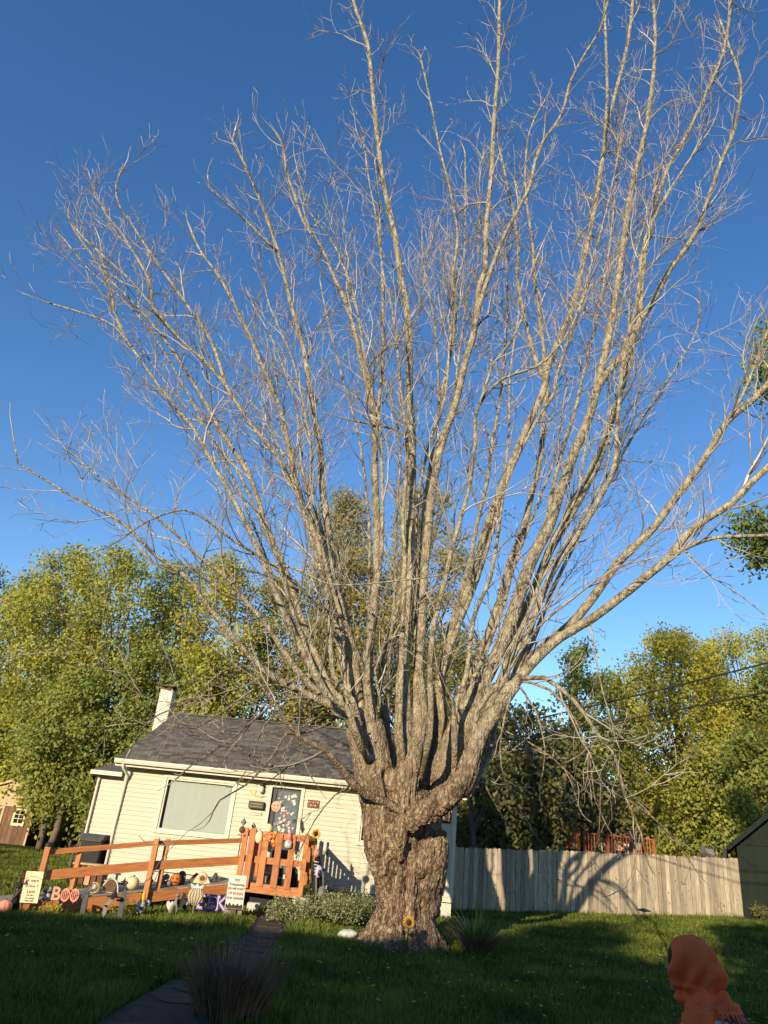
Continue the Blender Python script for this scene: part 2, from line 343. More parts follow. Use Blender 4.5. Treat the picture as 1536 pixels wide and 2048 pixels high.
# grass blades (one uncountable mass)
def grass():
    P = []; n1 = 330000
    # denser close to the camera: area in view
    y = 5.5 + (30 - 5.5) * rng.random(n1) ** 1.35
    x = (rng.random(n1) * 2 - 1) * (.72 * y + 1.2) + .06 * y
    keep = np.abs(path_dist_np(x, y)) > np.where(y < 9.5, .5, .3)
    keep |= y > 17
    # inside house / shed footprint
    keep &= ~((x > -6.3) & (x < 2.7) & (y > 20.2)); keep &= ~((x > 11.9) & (y > 23.4))
    keep &= ~((y > 24.3) & (x > 2.8))
    keep &= ((x - 1.0) ** 2 + (y - 14.2) ** 2) > .55
    x = x[keep]; y = y[keep]; n = len(x)
    z = np.array([gz(a, b) for a, b in zip(x.tolist(), y.tolist())]) - .02
    patch = np.array([noise.noise(Vector((a * .9, b * .9, 5))) for a, b in zip(x.tolist(), y.tolist())])
    h = (.038 + .042 * rng.random(n)) * (1 + .5 * patch) * (1 + .012 * y)
    edge = np.abs(path_dist_np(x, y)) < .9; h = np.where(edge & (y < 17), h * 1.5, h)
    h = np.where((y > 13.6) & (y < 14.9) & (x < -1.7), h * 1.9, h)
    wd = .004 + .0009 * y
    a = rng.random(n) * 2 * PI; ca, sa = np.cos(a), np.sin(a); ln = rng.random(n) * .7; b = rng.random(n) * 2 * PI
    tx = x + np.cos(b) * ln * h; ty = y + np.sin(b) * ln * h
    V = np.stack([np.stack([x - ca * wd, y - sa * wd, z], 1), np.stack([x + ca * wd, y + sa * wd, z], 1), np.stack([tx, ty, z + h], 1)], 1).reshape(-1, 3)
    Fa = np.arange(n * 3).reshape(-1, 3)
    t = np.clip(.5 + .5 * patch + .25 * rng.standard_normal(n), 0, 1)
    tag(link('grass', npmesh('grass', V, Fa, t), M['grass']), kind='stuff')
def path_dist_np(x, y):
    return x - np.interp(y, [p[1] for p in PATH], [p[0] for p in PATH])
grass()
# fallen leaves
def fallen():
    n = 1500; V = []; 
    y = 9 + 15 * rng.random(n); x = (rng.random(n) * 2 - 1) * .65 * y + 1; z = np.array([gz(a, b) for a, b in zip(x, y)]) + .055
    for i in range(n):
        s = .022 + .014 * random.random(); a = random.random() * 6.28; u = Vector((math.cos(a), math.sin(a), random.uniform(-.4, .4))) * s; v = Vector((-math.sin(a), math.cos(a), random.uniform(-.4, .4))) * s * .8
        c = Vector((x[i], y[i], z[i])); V += [c - u, c - v, c + u, c + v]
    tag(link('fallen_leaves', npmesh('fallen_leaves', np.array([tuple(v) for v in V]), np.arange(n * 4).reshape(-1, 4), rng.random(n)), M['leafC']), kind='stuff')
fallen()

# ================================================================== leafy trees
def rand_dirs(n):
    d = rng.standard_normal((n, 3)); return d / np.linalg.norm(d, axis=1)[:, None]
def leaf_cloud(lobes, n, size, yellow=.5, spread=.25, zlim=None):
    """lobes (k,6): centre and radii; leaves in sprays near each lobe's shell; tint by lobe and height"""
    lobes = np.asarray(lobes); wgt = lobes[:, 3] * lobes[:, 4] * lobes[:, 5]; wgt = wgt ** .67; wgt /= wgt.sum()
    ns = n // 7                                   # sprays of 7 leaves
    li = rng.choice(len(lobes), ns, p=wgt); d = rand_dirs(ns); r = rng.random(ns) ** .28
    c = lobes[li, :3] + d * lobes[li, 3:] * r[:, None] * (1 + .12 * rng.standard_normal(ns))[:, None]
    lt = rng.random(len(lobes))
    c = np.repeat(c, 7, 0) + rng.standard_normal((ns * 7, 3)) * size * 1.25
    N_ = rand_dirs(ns * 7); N_[:, 2] = np.abs(N_[:, 2]) * .7; N_[:, 1] -= .55; N_[:, 0] -= .25; N_ /= np.linalg.norm(N_, axis=1)[:, None]
    a = np.cross(N_, rand_dirs(ns * 7)); a /= np.linalg.norm(a, axis=1)[:, None]; b = np.cross(N_, a)
    s = size * (.55 + .7 * rng.random(ns * 7))[:, None]
    V = np.stack([c - a * s * .5, c - b * s * .34 + N_ * s * .08, c + a * s * .5, c + b * s * .34 + N_ * s * .08], 1).reshape(-1, 3)
    t = np.clip(yellow + .32 * (np.repeat(lt[li], 7) - .5) + spread * rng.standard_normal(ns * 7), 0, 1)
    if zlim is not None:
        k = V[2::4, 2] > zlim; V = V.reshape(-1, 4, 3)[k].reshape(-1, 3); t = t[k]
    return V, np.arange(len(V)).reshape(-1, 4), t
def leafy_tree(name, label, loc, H, R, z0, n, size, m, yellow=.5, nl=16, trunk_r=.16, group=None, trunks=1, squash=1., cat='tree', limb_m=None, gap=.34):
    if R > 2: nl = int(nl * 2.1); gap *= .74
    loc = Vector(loc); root = empty(name, loc, 0, label, cat, group)
    lobes = []
    for i in range(nl):
        f = (i + .5) / nl; z = z0 + (H - z0) * f
        env = R * (math.sin(PI * min(1, .18 + f * .80))) ** .6
        g = i * 2.4 + random.random(); rr = env * random.uniform(.2, .82)
        r_ = R * random.uniform(gap * .8, gap * 1.25) * (1.15 - .45 * f)
        zc = min(z, H - r_ * .8)
        lobes.append((rr * math.cos(g), rr * math.sin(g) * squash, zc, r_ * 1.15, r_ * 1.15, r_ * .85))
    V, Fa, t = leaf_cloud(lobes, n, size, yellow)
    link('crown', npmesh('crown', V, Fa, t), m, root)
    mb = MB()
    for k in range(trunks):
        ox = 0 if trunks == 1 else random.uniform(-R * .5, R * .5); oy = 0 if trunks == 1 else random.uniform(-R * .4, R * .4)
        top = Vector((ox * 1.2 + random.uniform(-.4, .4), oy, H * .86)); pts = []
        for i in range(8):
            f = i / 7; pts.append(Vector((ox, oy, -.1)).lerp(top, f) + Vector((random.uniform(-.12, .12), random.uniform(-.1, .1), 0)) * (1 if i else 0))
        mb.tube(pts, [trunk_r * (1 - .85 * i / 7) for i in range(8)], 7)
        for j in range(len(lobes) if trunks == 1 else 5):
            lb = random.choice(lobes) if trunks > 1 else lobes[j]
            f = max(.18, min(.8, (lb[2] / H) * .72)); a = Vector((ox, oy, 0)).lerp(top, f); b = Vector(lb[:3]); mid = a.lerp(b, .5) + Vector((0, 0, .3))
            mb.tube([a, a.lerp(mid, .5) + Vector((random.uniform(-.1, .1), 0, .1)), mid, b, b + (b - mid) * .4], [trunk_r * .42, trunk_r * .36, trunk_r * .28, trunk_r * .15, .01], 5)
    mb.build('trunk', limb_m or M['bulk'], root)
    return root
def tree_px(name, label, px, py, Y, R, z0, n, size, m, **k):
    R *= 1.18; n = int(n * 1.1)
    p = at(px, py, Y); return leafy_tree(name, label, (p.x, p.y, gz(p.x, p.y) if Y < 30 else 0), p.z, R, z0, n, size, m, **k)
G1 = 'leafy trees in the row behind the house'
tree_px('leafy_tree', 'dark green tree at the far left edge of the photo, behind the yellow green row', -15, 1135, 46, 3.6, .5, 9000, .26, M['leafD'], yellow=.6, group=G1)
tree_px('leafy_tree', 'bushy yellow green tree standing directly above the brown barn shed', 75, 1150, 38, 3.7, 2.2, 24000, .165, M['leafA'], yellow=.5, group=G1, nl=20)
tree_px('leafy_tree', 'tall pale topped tree between the brown shed and the white chimney, nearer the shed', 165, 1098, 36, 3.3, 1.5, 26000, .165, M['leafA'], yellow=.55, group=G1, nl=20, trunks=2)
tree_px('leafy_tree', 'broad yellow green tree just left of the white chimney', 262, 1100, 34, 3.2, 1.0, 27000, .165, M['leafA'], yellow=.45, group=G1, nl=20, trunks=3)
tree_px('leafy_tree', 'green tree rising straight behind the white chimney', 362, 1128, 37, 3.2, 1.0, 25000, .165, M['leafB'], yellow=.75, group=G1, nl=20, trunks=2)
tree_px('leafy_tree', 'golden tinged tree above the middle of the grey roof', 462, 1112, 35, 3.2, 1.0, 26000, .165, M['leafC'], yellow=.38, group=G1, nl=18, trunks=2)
tree_px('leafy_tree', 'green tree behind the right part of the roof, against the spreading bare limbs', 565, 1160, 36, 3.0, 1.0, 22000, .165, M['leafA'], yellow=.4, group=G1, nl=18, trunks=2)
tree_px('leafy_tree', 'low dense green tree filling the gap beside the left house annex', 172, 1340, 31.5, 2.1, 1.6, 18000, .16, M['leafB'], yellow=.85, group=G1, nl=14, trunks=2)
tree_px('leafy_tree', 'leafy tree low behind the chimney foot and roof edge', 300, 1290, 31, 2.4, .8, 14000, .16, M['leafB'], yellow=.6, group=G1, nl=12, trunks=3)
tree_px('leafy_tree', 'leafy tree low behind the ridge of the grey roof', 430, 1300, 31, 2.5, .8, 14000, .16, M['leafA'], yellow=.5, group=G1, nl=12, trunks=2)
tree_px('tall_tree', 'tall olive tree with thin crown rising behind the top of the bare tree trunk', 700, 995, 37, 3.6, 8, 22000, .17, M['leafO'], yellow=.6, nl=20, trunk_r=.24, gap=.30)
tree_px('tall_tree', 'tall olive tree with thin crown just right of the first one behind the bare limbs', 850, 975, 38, 3.6, 8, 22000, .17, M['leafO'], yellow=.6, nl=20, trunk_r=.24, gap=.30)
G2 = 'dark shaded trees behind the bare tree'
for i, (px, py, Y, R, lab) in enumerate([(660, 1240, 33, 3, 'dark shaded tree behind the left stems of the bare tree'), (790, 1200, 34, 3.2, 'dark shaded tree directly behind the trunk of the bare tree'),
        (930, 1290, 32, 3, 'dark shaded tree behind the right stems of the bare tree'), (1030, 1420, 29, 2.6, 'dark brown green tree above the left end of the fence'), (1110, 1475, 31, 2.4, 'dark thin tree above the fence, left of the far red deck')]):
    tree_px('dark_tree', lab, px, py, Y, R, .6, 11000, .2, M['leafD'] if i > 2 else M['leafO'], yellow=.45, group=G2, nl=16, trunks=3)
G3 = 'leafy trees beyond the wooden fence'
for px, py, Y, R, n, mm, yl, tr, lab in [
    (1150, 1290, 34, 1.25, 5500, 'leafB', .7, 1, 'slim sparse young tree standing alone left of the yellow trees'),
    (1232, 1345, 40, 2.5, 9000, 'leafA', .6, 1, 'loose yellow green tree with sky showing through, right of the slim one'),
    (1345, 1262, 41, 5.0, 32000, 'leafC', .42, 1, 'big spreading golden green tree, highest of those beyond the fence'),
    (1475, 1268, 44, 4.8, 26000, 'leafA', .7, 1, 'yellow green tree beyond the fence behind the grey shed side'),
    (1560, 1330, 40, 3.8, 15000, 'leafB', .75, 1, 'green tree at the right edge rising above the grey metal shed'),
    (1165, 1575, 37.5, 1.5, 4000, 'leafB', .65, 2, 'low green tree just left of the far red deck'),
    (1380, 1560, 36, 1.7, 8000, 'leafA', .45, 2, 'bushy green tree right of the far red deck'),
    (1430, 1500, 33, 2.3, 11000, 'leafA', .5, 2, 'bushy tree behind the fence and the grey canvas swing'),
    (1500, 1470, 32, 2.2, 9000, 'leafB', .7, 2, 'bushy green tree directly behind the grey metal shed roof')]:
    tree_px('leafy_tree', lab, px, py, Y, R, .8 if tr == 2 else 3.2, int(n * 1.2), .19, M[mm], yellow=yl, group=G3, nl=26 if R > 3 else 14, trunks=tr, gap=.26 if R > 3 else .34)
# far wood seen between the trunks
lb = [(x, 58 + random.uniform(-5, 5), random.uniform(1.5, 4.2), 4, 3, 3.2) for x in np.arange(-48, 70, 4.2)]
V, Fa, t = leaf_cloud(lb, 42000, .5, .35, zlim=0.1)
tag(link('far_woods', npmesh('far_woods', V, Fa, t), M['leafD']), kind='stuff')

# overhanging tree whose branches enter from the right
root = empty('overhanging_tree', (14.6, 17.5, .5), 0, 'leafy tree outside the right edge, its leafy branches reaching in beside the bare limbs', 'tree')
lob = []
for px, py, Y, r in [(1545, 690, 16, .62), (1530, 740, 16, .5), (1555, 770, 16, .85), (1560, 650, 16.5, .7), (1530, 1035, 15.5, .5), (1490, 1052, 15.5, .5), (1560, 1100, 15.5, .7), (1515, 1085, 15.6, .6), (1520, 1118, 15.5, .4), (1650, 900, 16.5, 1.1), (1660, 560, 17, 1.1), (1790, 500, 17.5, 1.6), (1800, 640, 18, 1.6), (1790, 780, 18, 1.6), (1780, 900, 18, 1.5), (1800, 1020, 18, 1.6), (1820, 420, 18, 1.4), (1670, 1150, 17, 1.1)]:
    p = at(px, py, Y) - root.location; lob.append((p.x, p.y, p.z, r, r, r * .6))
V, Fa, t = leaf_cloud(lob, 26000, .13, .5)
link('crown', npmesh('crown', V, Fa, t), M['leafB'], root)
mb = MB(); mb.tube([(0, 0, -.2), (.1, 0, 4), (0, 0, 9), (.3, 0, 15)], [.35, .3, .22, .08], 10)
for l in lob: mb.tube([(0, 0, l[2] * .75), (l[0] * .5, l[1] * .5, l[2] * .9), l[:3]], [.08, .05, .015], 6)
mb.build('trunk', M['bulk'], root)

# ================================================================== the big bare tree
BT = Vector((1.05, 14.2, 0))
bt = empty('bare_maple_tree', BT, 0, 'huge leafless maple with a massive trunk and dozens of upswept pale limbs', 'tree')
def P3(px, py, Y): return at(px, py, Y) - BT
def wpx(w_, px, py, Y): return .5 * w_ / pxm(at(px, py, Y))
def smooth_path(P, W, step):
    P = [Vector(p) for p in P]; out = []; ow = []
    for i in range(len(P) - 1):
        p0 = P[max(i - 1, 0)]; p1 = P[i]; p2 = P[i + 1]; p3 = P[min(i + 2, len(P) - 1)]
        n = max(1, int((p2 - p1).length / step))
        for k in range(n):
            t = k / n; t2 = t * t; t3 = t2 * t
            q = .5 * ((2 * p1) + (p2 - p0) * t + (2 * p0 - 5 * p1 + 4 * p2 - p3) * t2 + (3 * p1 - p0 - 3 * p2 + p3) * t3)
            out.append(q); ow.append(W[i] + (W[i + 1] - W[i]) * t)
    out.append(P[-1]); ow.append(W[-1]); return out, ow
T = MB()
def stem(pts, n=14):
    """pts (px, py, width_px, Y)"""
    P = [P3(a, b, d) for a, b, c, d in pts]; W = [wpx(c, a, b, d) for a, b, c, d in pts]
    P, W = smooth_path(P, W, .12); T.tube(P, W, n)
stem([(812, 1925, 180, 14.15), (812, 1893, 142, 14.2), (808, 1850, 120, 14.2), (808, 1800, 112, 14.2), (812, 1740, 136, 14.25), (814, 1680, 148, 14.3), (812, 1625, 140, 14.35), (808, 1590, 100, 14.4)], 28)
stem([(786, 1870, 60, 14.15), (788, 1815, 72, 14.1), (785, 1760, 80, 14.1), (768, 1690, 84, 14.0), (764, 1640, 84, 14.0), (762, 1606, 70, 14.0)], 18)
stem([(836, 1880, 50, 14.15), (843, 1840, 60, 14.1), (850, 1800, 68, 14.1), (862, 1720, 72, 14.0), (868, 1675, 66, 14.0), (873, 1655, 50, 14.0)], 16)
stem([(800, 1720, 46, 13.75), (797, 1660, 50, 13.65), (796, 1635, 44, 13.65), (797, 1622, 26, 13.7)], 12)
# A: left stem, broken off with a hollow
stem([(770, 1640, 90, 14.2), (756, 1570, 84, 14.2), (742, 1510, 80, 14.25), (730, 1455, 78, 14.3), (716, 1425, 58, 14.35)], 18)
# B: centre stem
stem([(806, 1660, 70, 14.0), (808, 1590, 54, 13.95), (818, 1530, 52, 13.95), (820, 1490, 44, 14.0), (822, 1462, 26, 14.0)], 16)
stem([(812, 1510, 42, 13.98), (808, 1440, 38, 13.98), (806, 1370, 31, 13.95), (808, 1330, 26, 13.95)], 14)
stem([(826, 1510, 38, 14.0), (842, 1440, 34, 14.05), (838, 1375, 28, 14.1), (838, 1340, 22, 14.1)], 14)
# C: right stem
stem([(866, 1640, 76, 14.6), (880, 1570, 66, 14.6), (902, 1510, 62, 14.6), (922, 1465, 60, 14.6), (945, 1415, 54, 14.6), (964, 1372, 44, 14.6)], 18)
# D: sweeping limb across the front
stem([(818, 1650, 44, 13.55), (848, 1628, 50, 13.35), (892, 1602, 48, 13.2), (925, 1560, 44, 13.1), (944, 1510, 38, 13.1), (965, 1462, 33, 13.1), (996, 1415, 30, 13.0), (1030, 1368, 27, 13.0)], 16)
# back stems behind the centre
stem([(850, 1640, 60, 15.0), (852, 1560, 44, 15.1), (862, 1480, 34, 15.2), (872, 1420, 28, 15.3)], 10)
stem([(790, 1650, 60, 14.8), (775, 1560, 40, 15.0), (768, 1480, 30, 15.1), (760, 1410, 26, 15.1)], 10)
# roots
for a in [[(790, 1850, 60, 14.0), (755, 1882, 44, 13.9), (712, 1896, 22, 13.9), (690, 1900, 8, 13.95)], [(800, 1860, 60, 13.8), (790, 1893, 44, 13.6), (770, 1912, 20, 13.35)], [(815, 1860, 50, 13.8), (826, 1897, 40, 13.6), (835, 1915, 16, 13.3)],
          [(840, 1850, 60, 14.0), (868, 1888, 44, 13.9), (900, 1902, 20, 13.9)], [(770, 1830, 50, 14.2), (742, 1868, 40, 14.3), (715, 1880, 16, 14.5)]]: stem(a, 10)
tm = fuse(T, .027, 2, 'trunk')
def barkd(c):
    x, y, z = c
    low = 1 - sstep(1.9, 3.6, z); tw = .5 * noise.noise(Vector((x * 1.5, y * 1.5, z * .8)))
    a = abs(noise.noise(Vector((x * 8 + tw, y * 8, z * 1.15)))); b = abs(noise.noise(Vector((x * 17, y * 17 + tw, z * 3.4 + 9)))); c3 = noise.noise(Vector((x * 30, y * 30, z * 11)))
    g = noise.noise(Vector((x * 2.2, y * 2.2, z * .9 + 4)))
    h = (-.055 * max(0, 1 - a * 5.5) - .030 * max(0, 1 - b * 4.5) + .016 * c3) * (.22 + .78 * low) + .035 * g * low
    # the seam between the left and centre stems
    for (ax, az, bx, bz, dep) in SEAMS:
        t = max(0, min(1, ((x - ax) * (bx - ax) + (z - az) * (bz - az)) / ((bx - ax) ** 2 + (bz - az) ** 2))); d = math.hypot(x - ax - t * (bx - ax), z - az - t * (bz - az))
        if d < .12 and y < .1: h -= dep * (1 - d / .12)
    return h
def seam(p, q, dep):
    a, b = P3(*p, 13.6), P3(*q, 13.6); return (a.x, a.z, b.x, b.z, dep)
SEAMS = [seam((775, 1545), (792, 1622), .16), seam((822, 1700), (812, 1790), .15), seam((812, 1790), (818, 1870), .13), seam((780, 1650), (786, 1760), .10), seam((786, 1760), (778, 1870), .09), seam((840, 1760), (846, 1870), .07)]
displace(tm, barkd)
# hollow at the broken left stem: push a pocket in
hc = P3(703, 1452, 13.9)
def hol(c):
    d = ((c[0] - hc.x) ** 2 + (c[1] - hc.y) ** 2 + ((c[2] - hc.z) * .75) ** 2) ** .5
    return -.30 * max(0, 1 - d / .27) ** .7 if d < .27 else 0
displace(tm, hol)
link('trunk', tm, M['bark'], bt)

# limbs traced from the photograph: (points px, width start, width end, depth start, depth end)
Ls = [
 ([(690,1428),(637,1400),(540,1350),(490,1302),(420,1217),(368,1150),(310,1110),(246,1047),(180,1012),(132,985),(75,950),(35,925),(28,880)],26,3,13.9,11.5),
 ([(695,1420),(637,1385),(584,1328),(537,1255),(490,1202),(450,1152),(395,1110),(343,1060),(299,1025),(233,977),(176,937),(150,910)],26,3,14.3,13.2),
 ([(690,1425),(660,1400),(628,1343),(585,1262),(545,1170),(500,1064),(457,981),(426,928),(387,858),(351,814),(307,757),(263,695),(225,650),(170,628),(95,605)],28,3,14.4,14.0),
 ([(263,695),(240,655),(222,590),(206,520),(200,480)],10,3,14.0,14.2),
 ([(700,1415),(665,1385),(640,1330),(600,1230),(575,1150),(545,1080),(522,1018),(501,956),(475,912),(439,858),(413,810),(351,709),(307,651),(264,603),(211,550),(176,498),(149,462),(136,430)],26,3,14.6,15.4),
 ([(716,1420),(690,1300),(660,1200),(640,1100),(613,1026),(582,967),(556,914),(517,868),(478,815),(452,771),(413,726),(360,678),(307,616),(264,564),(220,524),(167,476),(149,454)],26,3,14.7,13.4),
 ([(452,771),(422,682),(369,603),(307,515),(264,449),(238,410),(232,370),(250,330)],12,3,13.6,13.0),
 ([(360,678),(307,620),(299,563),(246,471),(211,427),(190,380),(180,355)],11,3,13.6,15.6),
 ([(705,1425),(680,1290),(655,1180),(625,1080),(598,980),(582,915),(567,842),(546,779),(520,722),(499,670),(465,602),(436,550),(400,501),(378,450)],30,4,14.2,15.8),
 ([(720,1410),(700,1280),(670,1150),(655,1050),(642,954),(640,889),(627,823),(616,758),(608,701),(593,646),(580,602),(569,553),(556,504),(537,446),(511,378),(478,306),(465,280),(470,262)],34,4,14.3,14.8),
 ([(556,504),(520,470),(480,430),(440,395),(418,375),(415,350)],9,3,14.7,13.5),
 ([(745,1440),(735,1330),(750,1200),(755,1100),(751,993),(749,915),(749,849),(739,797),(725,732),(712,675),(692,607),(666,550),(660,534),(638,488),(608,446),(589,391),(573,342),(566,293),(552,265)],38,4,14.3,13.0),
 ([(800,1445),(812,1273),(823,1117),(819,1050),(823,967),(824,875),(819,784),(818,680),(812,602),(804,570),(787,456),(768,374),(755,277),(745,179),(735,88),(709,10),(695,-60)],38,6,13.9,14.6),
 ([(843,1440),(836,1360),(842,1250),(848,1150),(858,1040),(867,967),(885,883),(906,823),(919,776),(932,719),(945,675),(953,628),(958,576),(970,538),(972,460),(976,414),(984,330),(988,240),(995,150),(998,60),(999,-40)],34,6,14.1,14.9),
 ([(945,675),(962,600),(1003,484),(1037,418),(1061,368),(1078,298),(1123,228),(1140,166),(1165,116),(1198,62),(1215,5)],14,4,14.6,12.2),
 ([(885,1430),(880,1370),(905,1270),(935,1180),(960,1100),(982,1032),(997,993),(1018,941),(1044,878),(1070,818),(1086,784),(1096,732),(1115,688),(1135,641),(1150,597),(1165,530),(1190,414),(1206,310),(1215,248),(1231,186),(1256,83),(1268,-20)],34,6,14.9,15.4),
 ([(1206,310),(1214,200),(1212,100),(1208,-10)],9,5,15.2,14.0),
 ([(930,1400),(965,1300),(1000,1200),(1020,1130),(1050,1045),(1062,993),(1081,915),(1088,823),(1094,771),(1075,732),(1057,667),(1042,602),(1034,550),(1037,500),(1028,430),(1010,350),(1000,300)],32,4,15.2,17.0),
 ([(1094,771),(1088,706),(1081,641),(1068,550),(1066,497),(1053,398),(1051,331),(1060,260),(1090,200)],14,3,15.6,15.2),
 ([(958,1392),(985,1330),(1020,1250),(1060,1130),(1100,1048),(1118,990),(1147,910),(1179,831),(1197,761),(1220,658),(1238,550),(1252,447),(1264,373),(1289,269),(1306,157),(1310,62),(1304,-30)],46,6,14.6,15.2),
 ([(1190,790),(1203,761),(1232,726),(1264,682),(1282,638),(1305,606),(1335,547),(1389,468),(1417,397),(1442,323),(1467,265),(1480,199),(1480,153),(1459,95),(1440,40)],22,4,15.0,13.8),
 ([(970,1425),(1000,1370),(1030,1280),(1060,1200),(1100,1101),(1132,1048),(1167,984),(1200,916),(1223,843),(1243,776),(1258,732),(1267,688),(1279,638),(1285,550),(1295,480),(1330,350),(1368,280),(1420,170),(1450,90),(1462,0)],32,5,15.2,16.6),
 ([(980,1400),(1030,1350),(1050,1290),(1080,1200),(1115,1127),(1159,1063),(1197,1001),(1229,931),(1236,830),(1250,700),(1275,600),(1290,480),(1340,380),(1420,260)],26,4,14.4,12.5),
 ([(1000,1395),(1050,1320),(1110,1170),(1170,1050),(1217,969),(1247,907),(1282,843),(1317,784),(1355,732),(1393,661),(1400,600)],18,3,15.4,18.2),
 ([(1030,1368),(1080,1300),(1140,1250),(1190,1190),(1232,1130),(1305,1057),(1355,990),(1408,919),(1452,846),(1510,796),(1560,740),(1620,690)],30,10,13.9,13.0),
 ([(1020,1380),(1070,1320),(1120,1275),(1180,1240),(1240,1195),(1299,1148),(1340,1113),(1372,1071),(1416,1036),(1463,1007),(1504,963),(1560,915),(1620,880)],30,12,13.0,11.8),
 ([(1335,1118),(1380,1092),(1430,1075),(1480,1072),(1540,1070),(1600,1060)],14,6,12.7,11.6),
 ([(1452,846),(1490,780),(1520,700),(1545,640)],10,4,13.3,14.0),
 ([(985,1400),(1003,1370),(1035,1310),(1086,1245),(1148,1195),(1190,1162),(1230,1135),(1290,1120)],18,3,14.2,11.8),
 ([(862,1440),(860,1330),(870,1240),(885,1180),(902,1105),(919,1045),(937,980),(950,889),(950,836),(966,797),(1005,758),(1075,732),(1110,700),(1145,650),(1180,560)],20,4,13.2,11.5),
 ([(952,834),(975,760),(984,732),(1023,680),(1047,628),(1055,570),(1080,500)],9,3,12.0,11.0),
 ([(835,1440),(832,1320),(840,1150),(850,1060),(855,960),(870,880),(878,810),(872,680),(862,602),(849,550),(845,480)],18,3,15.2,16.4),
 ([(878,810),(896,732),(911,628),(906,550),(915,470),(900,380),(880,300),(860,200),(840,110)],12,3,16.0,15.0),
 ([(752,1440),(765,1340),(784,1254),(804,1175),(808,1078),(811,1000),(812,930),(810,870),(750,850),(700,840)],22,4,15.0,13.4),
 ([(715,1410),(687,1350),(679,1273),(659,1175),(648,1078),(624,1000),(600,930),(560,850),(545,800),(520,740)],26,3,15.2,17.0),
 ([(705,1400),(667,1350),(655,1195),(628,1098),(600,1000),(570,920),(540,860),(500,800)],20,3,13.8,12.4),
 ([(690,1410),(648,1385),(597,1254),(570,1175),(550,1098),(530,1040),(505,960),(480,900)],20,3,13.2,12.0),
 ([(870,1420),(882,1350),(901,1254),(936,1137),(956,1040),(975,960),(985,880),(1000,800),(1010,700),(1015,600),(1010,480)],22,3,15.4,17.4),
 ([(910,1420),(933,1350),(948,1234),(980,1156),(1000,1040),(1010,950),(1018,850),(1020,750),(1035,640)],20,3,14.0,13.0),
 ([(955,1420),(995,1370),(1019,1305),(1070,1195),(1097,1098),(1150,1000),(1165,940),(1175,850),(1190,760)],20,3,13.8,12.6),
 ([(745,1440),(738,1180),(740,1080),(733,993),(728,940),(712,849),(692,784),(671,701),(655,641),(640,560)],14,3,15.6,17.0),
 ([(749,900),(757,810),(765,745),(766,654),(765,550),(767,600),(762,500),(758,407),(750,330)],13,3,14.2,14.0),
 ([(775,1440),(780,1300),(790,1180),(792,1050),(800,930),(795,850),(770,760),(720,640),(690,540)],15,3,16.0,18.0),
 # drooping and low limbs
 ([(825,1640),(785,1612),(735,1590),(705,1570),(682,1535),(650,1500),(600,1475),(570,1440),(540,1395),(514,1360),(470,1330),(420,1290)],30,3,14.0,11.8),
 ([(722,1360),(710,1300),(687,1237),(643,1220),(613,1185),(537,1126),(447,1067),(420,1045),(370,1020),(300,1040),(240,1080)],15,3,13.2,11.2),
 ([(700,1412),(643,1454),(590,1468),(573,1466),(540,1519),(490,1571),(440,1600),(420,1640)],9,3,13.2,11.4),
 ([(640,1400),(590,1395),(537,1416),(467,1475),(380,1533),(350,1560)],8,3,13.4,11.6),
 ([(610,1380),(560,1370),(508,1378),(461,1413),(388,1457),(340,1450)],7,3,13.2,11.6),
 ([(600,1300),(520,1330),(450,1340),(380,1400),(300,1440),(260,1500)],7,3,13.0,11.2),
 ([(537,1126),(600,1140),(643,1164),(700,1170),(800,1161),(880,1150),(950,1120)],7,3,12.0,11.6),
 ([(1010,1372),(1045,1356),(1090,1356),(1148,1402),(1198,1472),(1227,1505),(1252,1596),(1281,1663),(1293,1715)],15,5,13.0,11.2),
 ([(1198,1472),(1160,1510),(1110,1535),(1060,1550)],6,2,12.3,11.4),
 ([(1252,1596),(1300,1630),(1350,1680),(1395,1745)],6,2,11.7,11.2),
 ([(1190,1257),(1196,1340),(1210,1400),(1223,1443),(1240,1500),(1290,1540)],6,2,12.8,11.6),
 ([(1370,1090),(1420,1150),(1480,1190),(1530,1230)],5,2,12.6,12.0),
 ([(705,1565),(670,1590),(630,1640),(600,1700)],5,2,13.2,12.4),
 ([(1030,1370),(1010,1430),(1000,1500),(1010,1560),(1040,1620)],7,2,13.4,12.4),
 ([(1030,1370),(1070,1420),(1090,1500),(1080,1570)],7,2,13.6,13.0),
 ([(1000,1400),(960,1440),(950,1500),(970,1570),(1010,1640)],9,2,13.4,12.8),
 ([(1040,1362),(1100,1380),(1150,1440),(1180,1520),(1190,1600),(1230,1680)],9,2,13.2,12.4),
 ([(960,1480),(1010,1500),(1070,1500),(1130,1540),(1160,1620)],8,2,14.4,14.8),
 ([(690,1440),(650,1430),(610,1450),(570,1500),(560,1560)],8,2,13.8,13.0),
 ([(700,1400),(660,1360),(600,1350),(550,1390),(500,1440)],9,2,13.6,13.0),
 ([(680,1400),(630,1420),(600,1470),(610,1530),(640,1580)],8,2,13.8,13.4),
 ([(640,1380),(580,1400),(530,1450),(500,1530),(480,1560)],7,2,13.4,12.4),
 ([(900,1460),(905,1400),(880,1340),(890,1270),(860,1200)],10,3,13.6,13.0),
 ([(740,1450),(760,1400),(750,1340),(770,1280),(740,1210),(700,1170)],10,3,13.6,12.8),
 ([(960,1400),(990,1450),(1050,1480),(1110,1520),(1170,1580)],6,2,14.6,14.0),
]
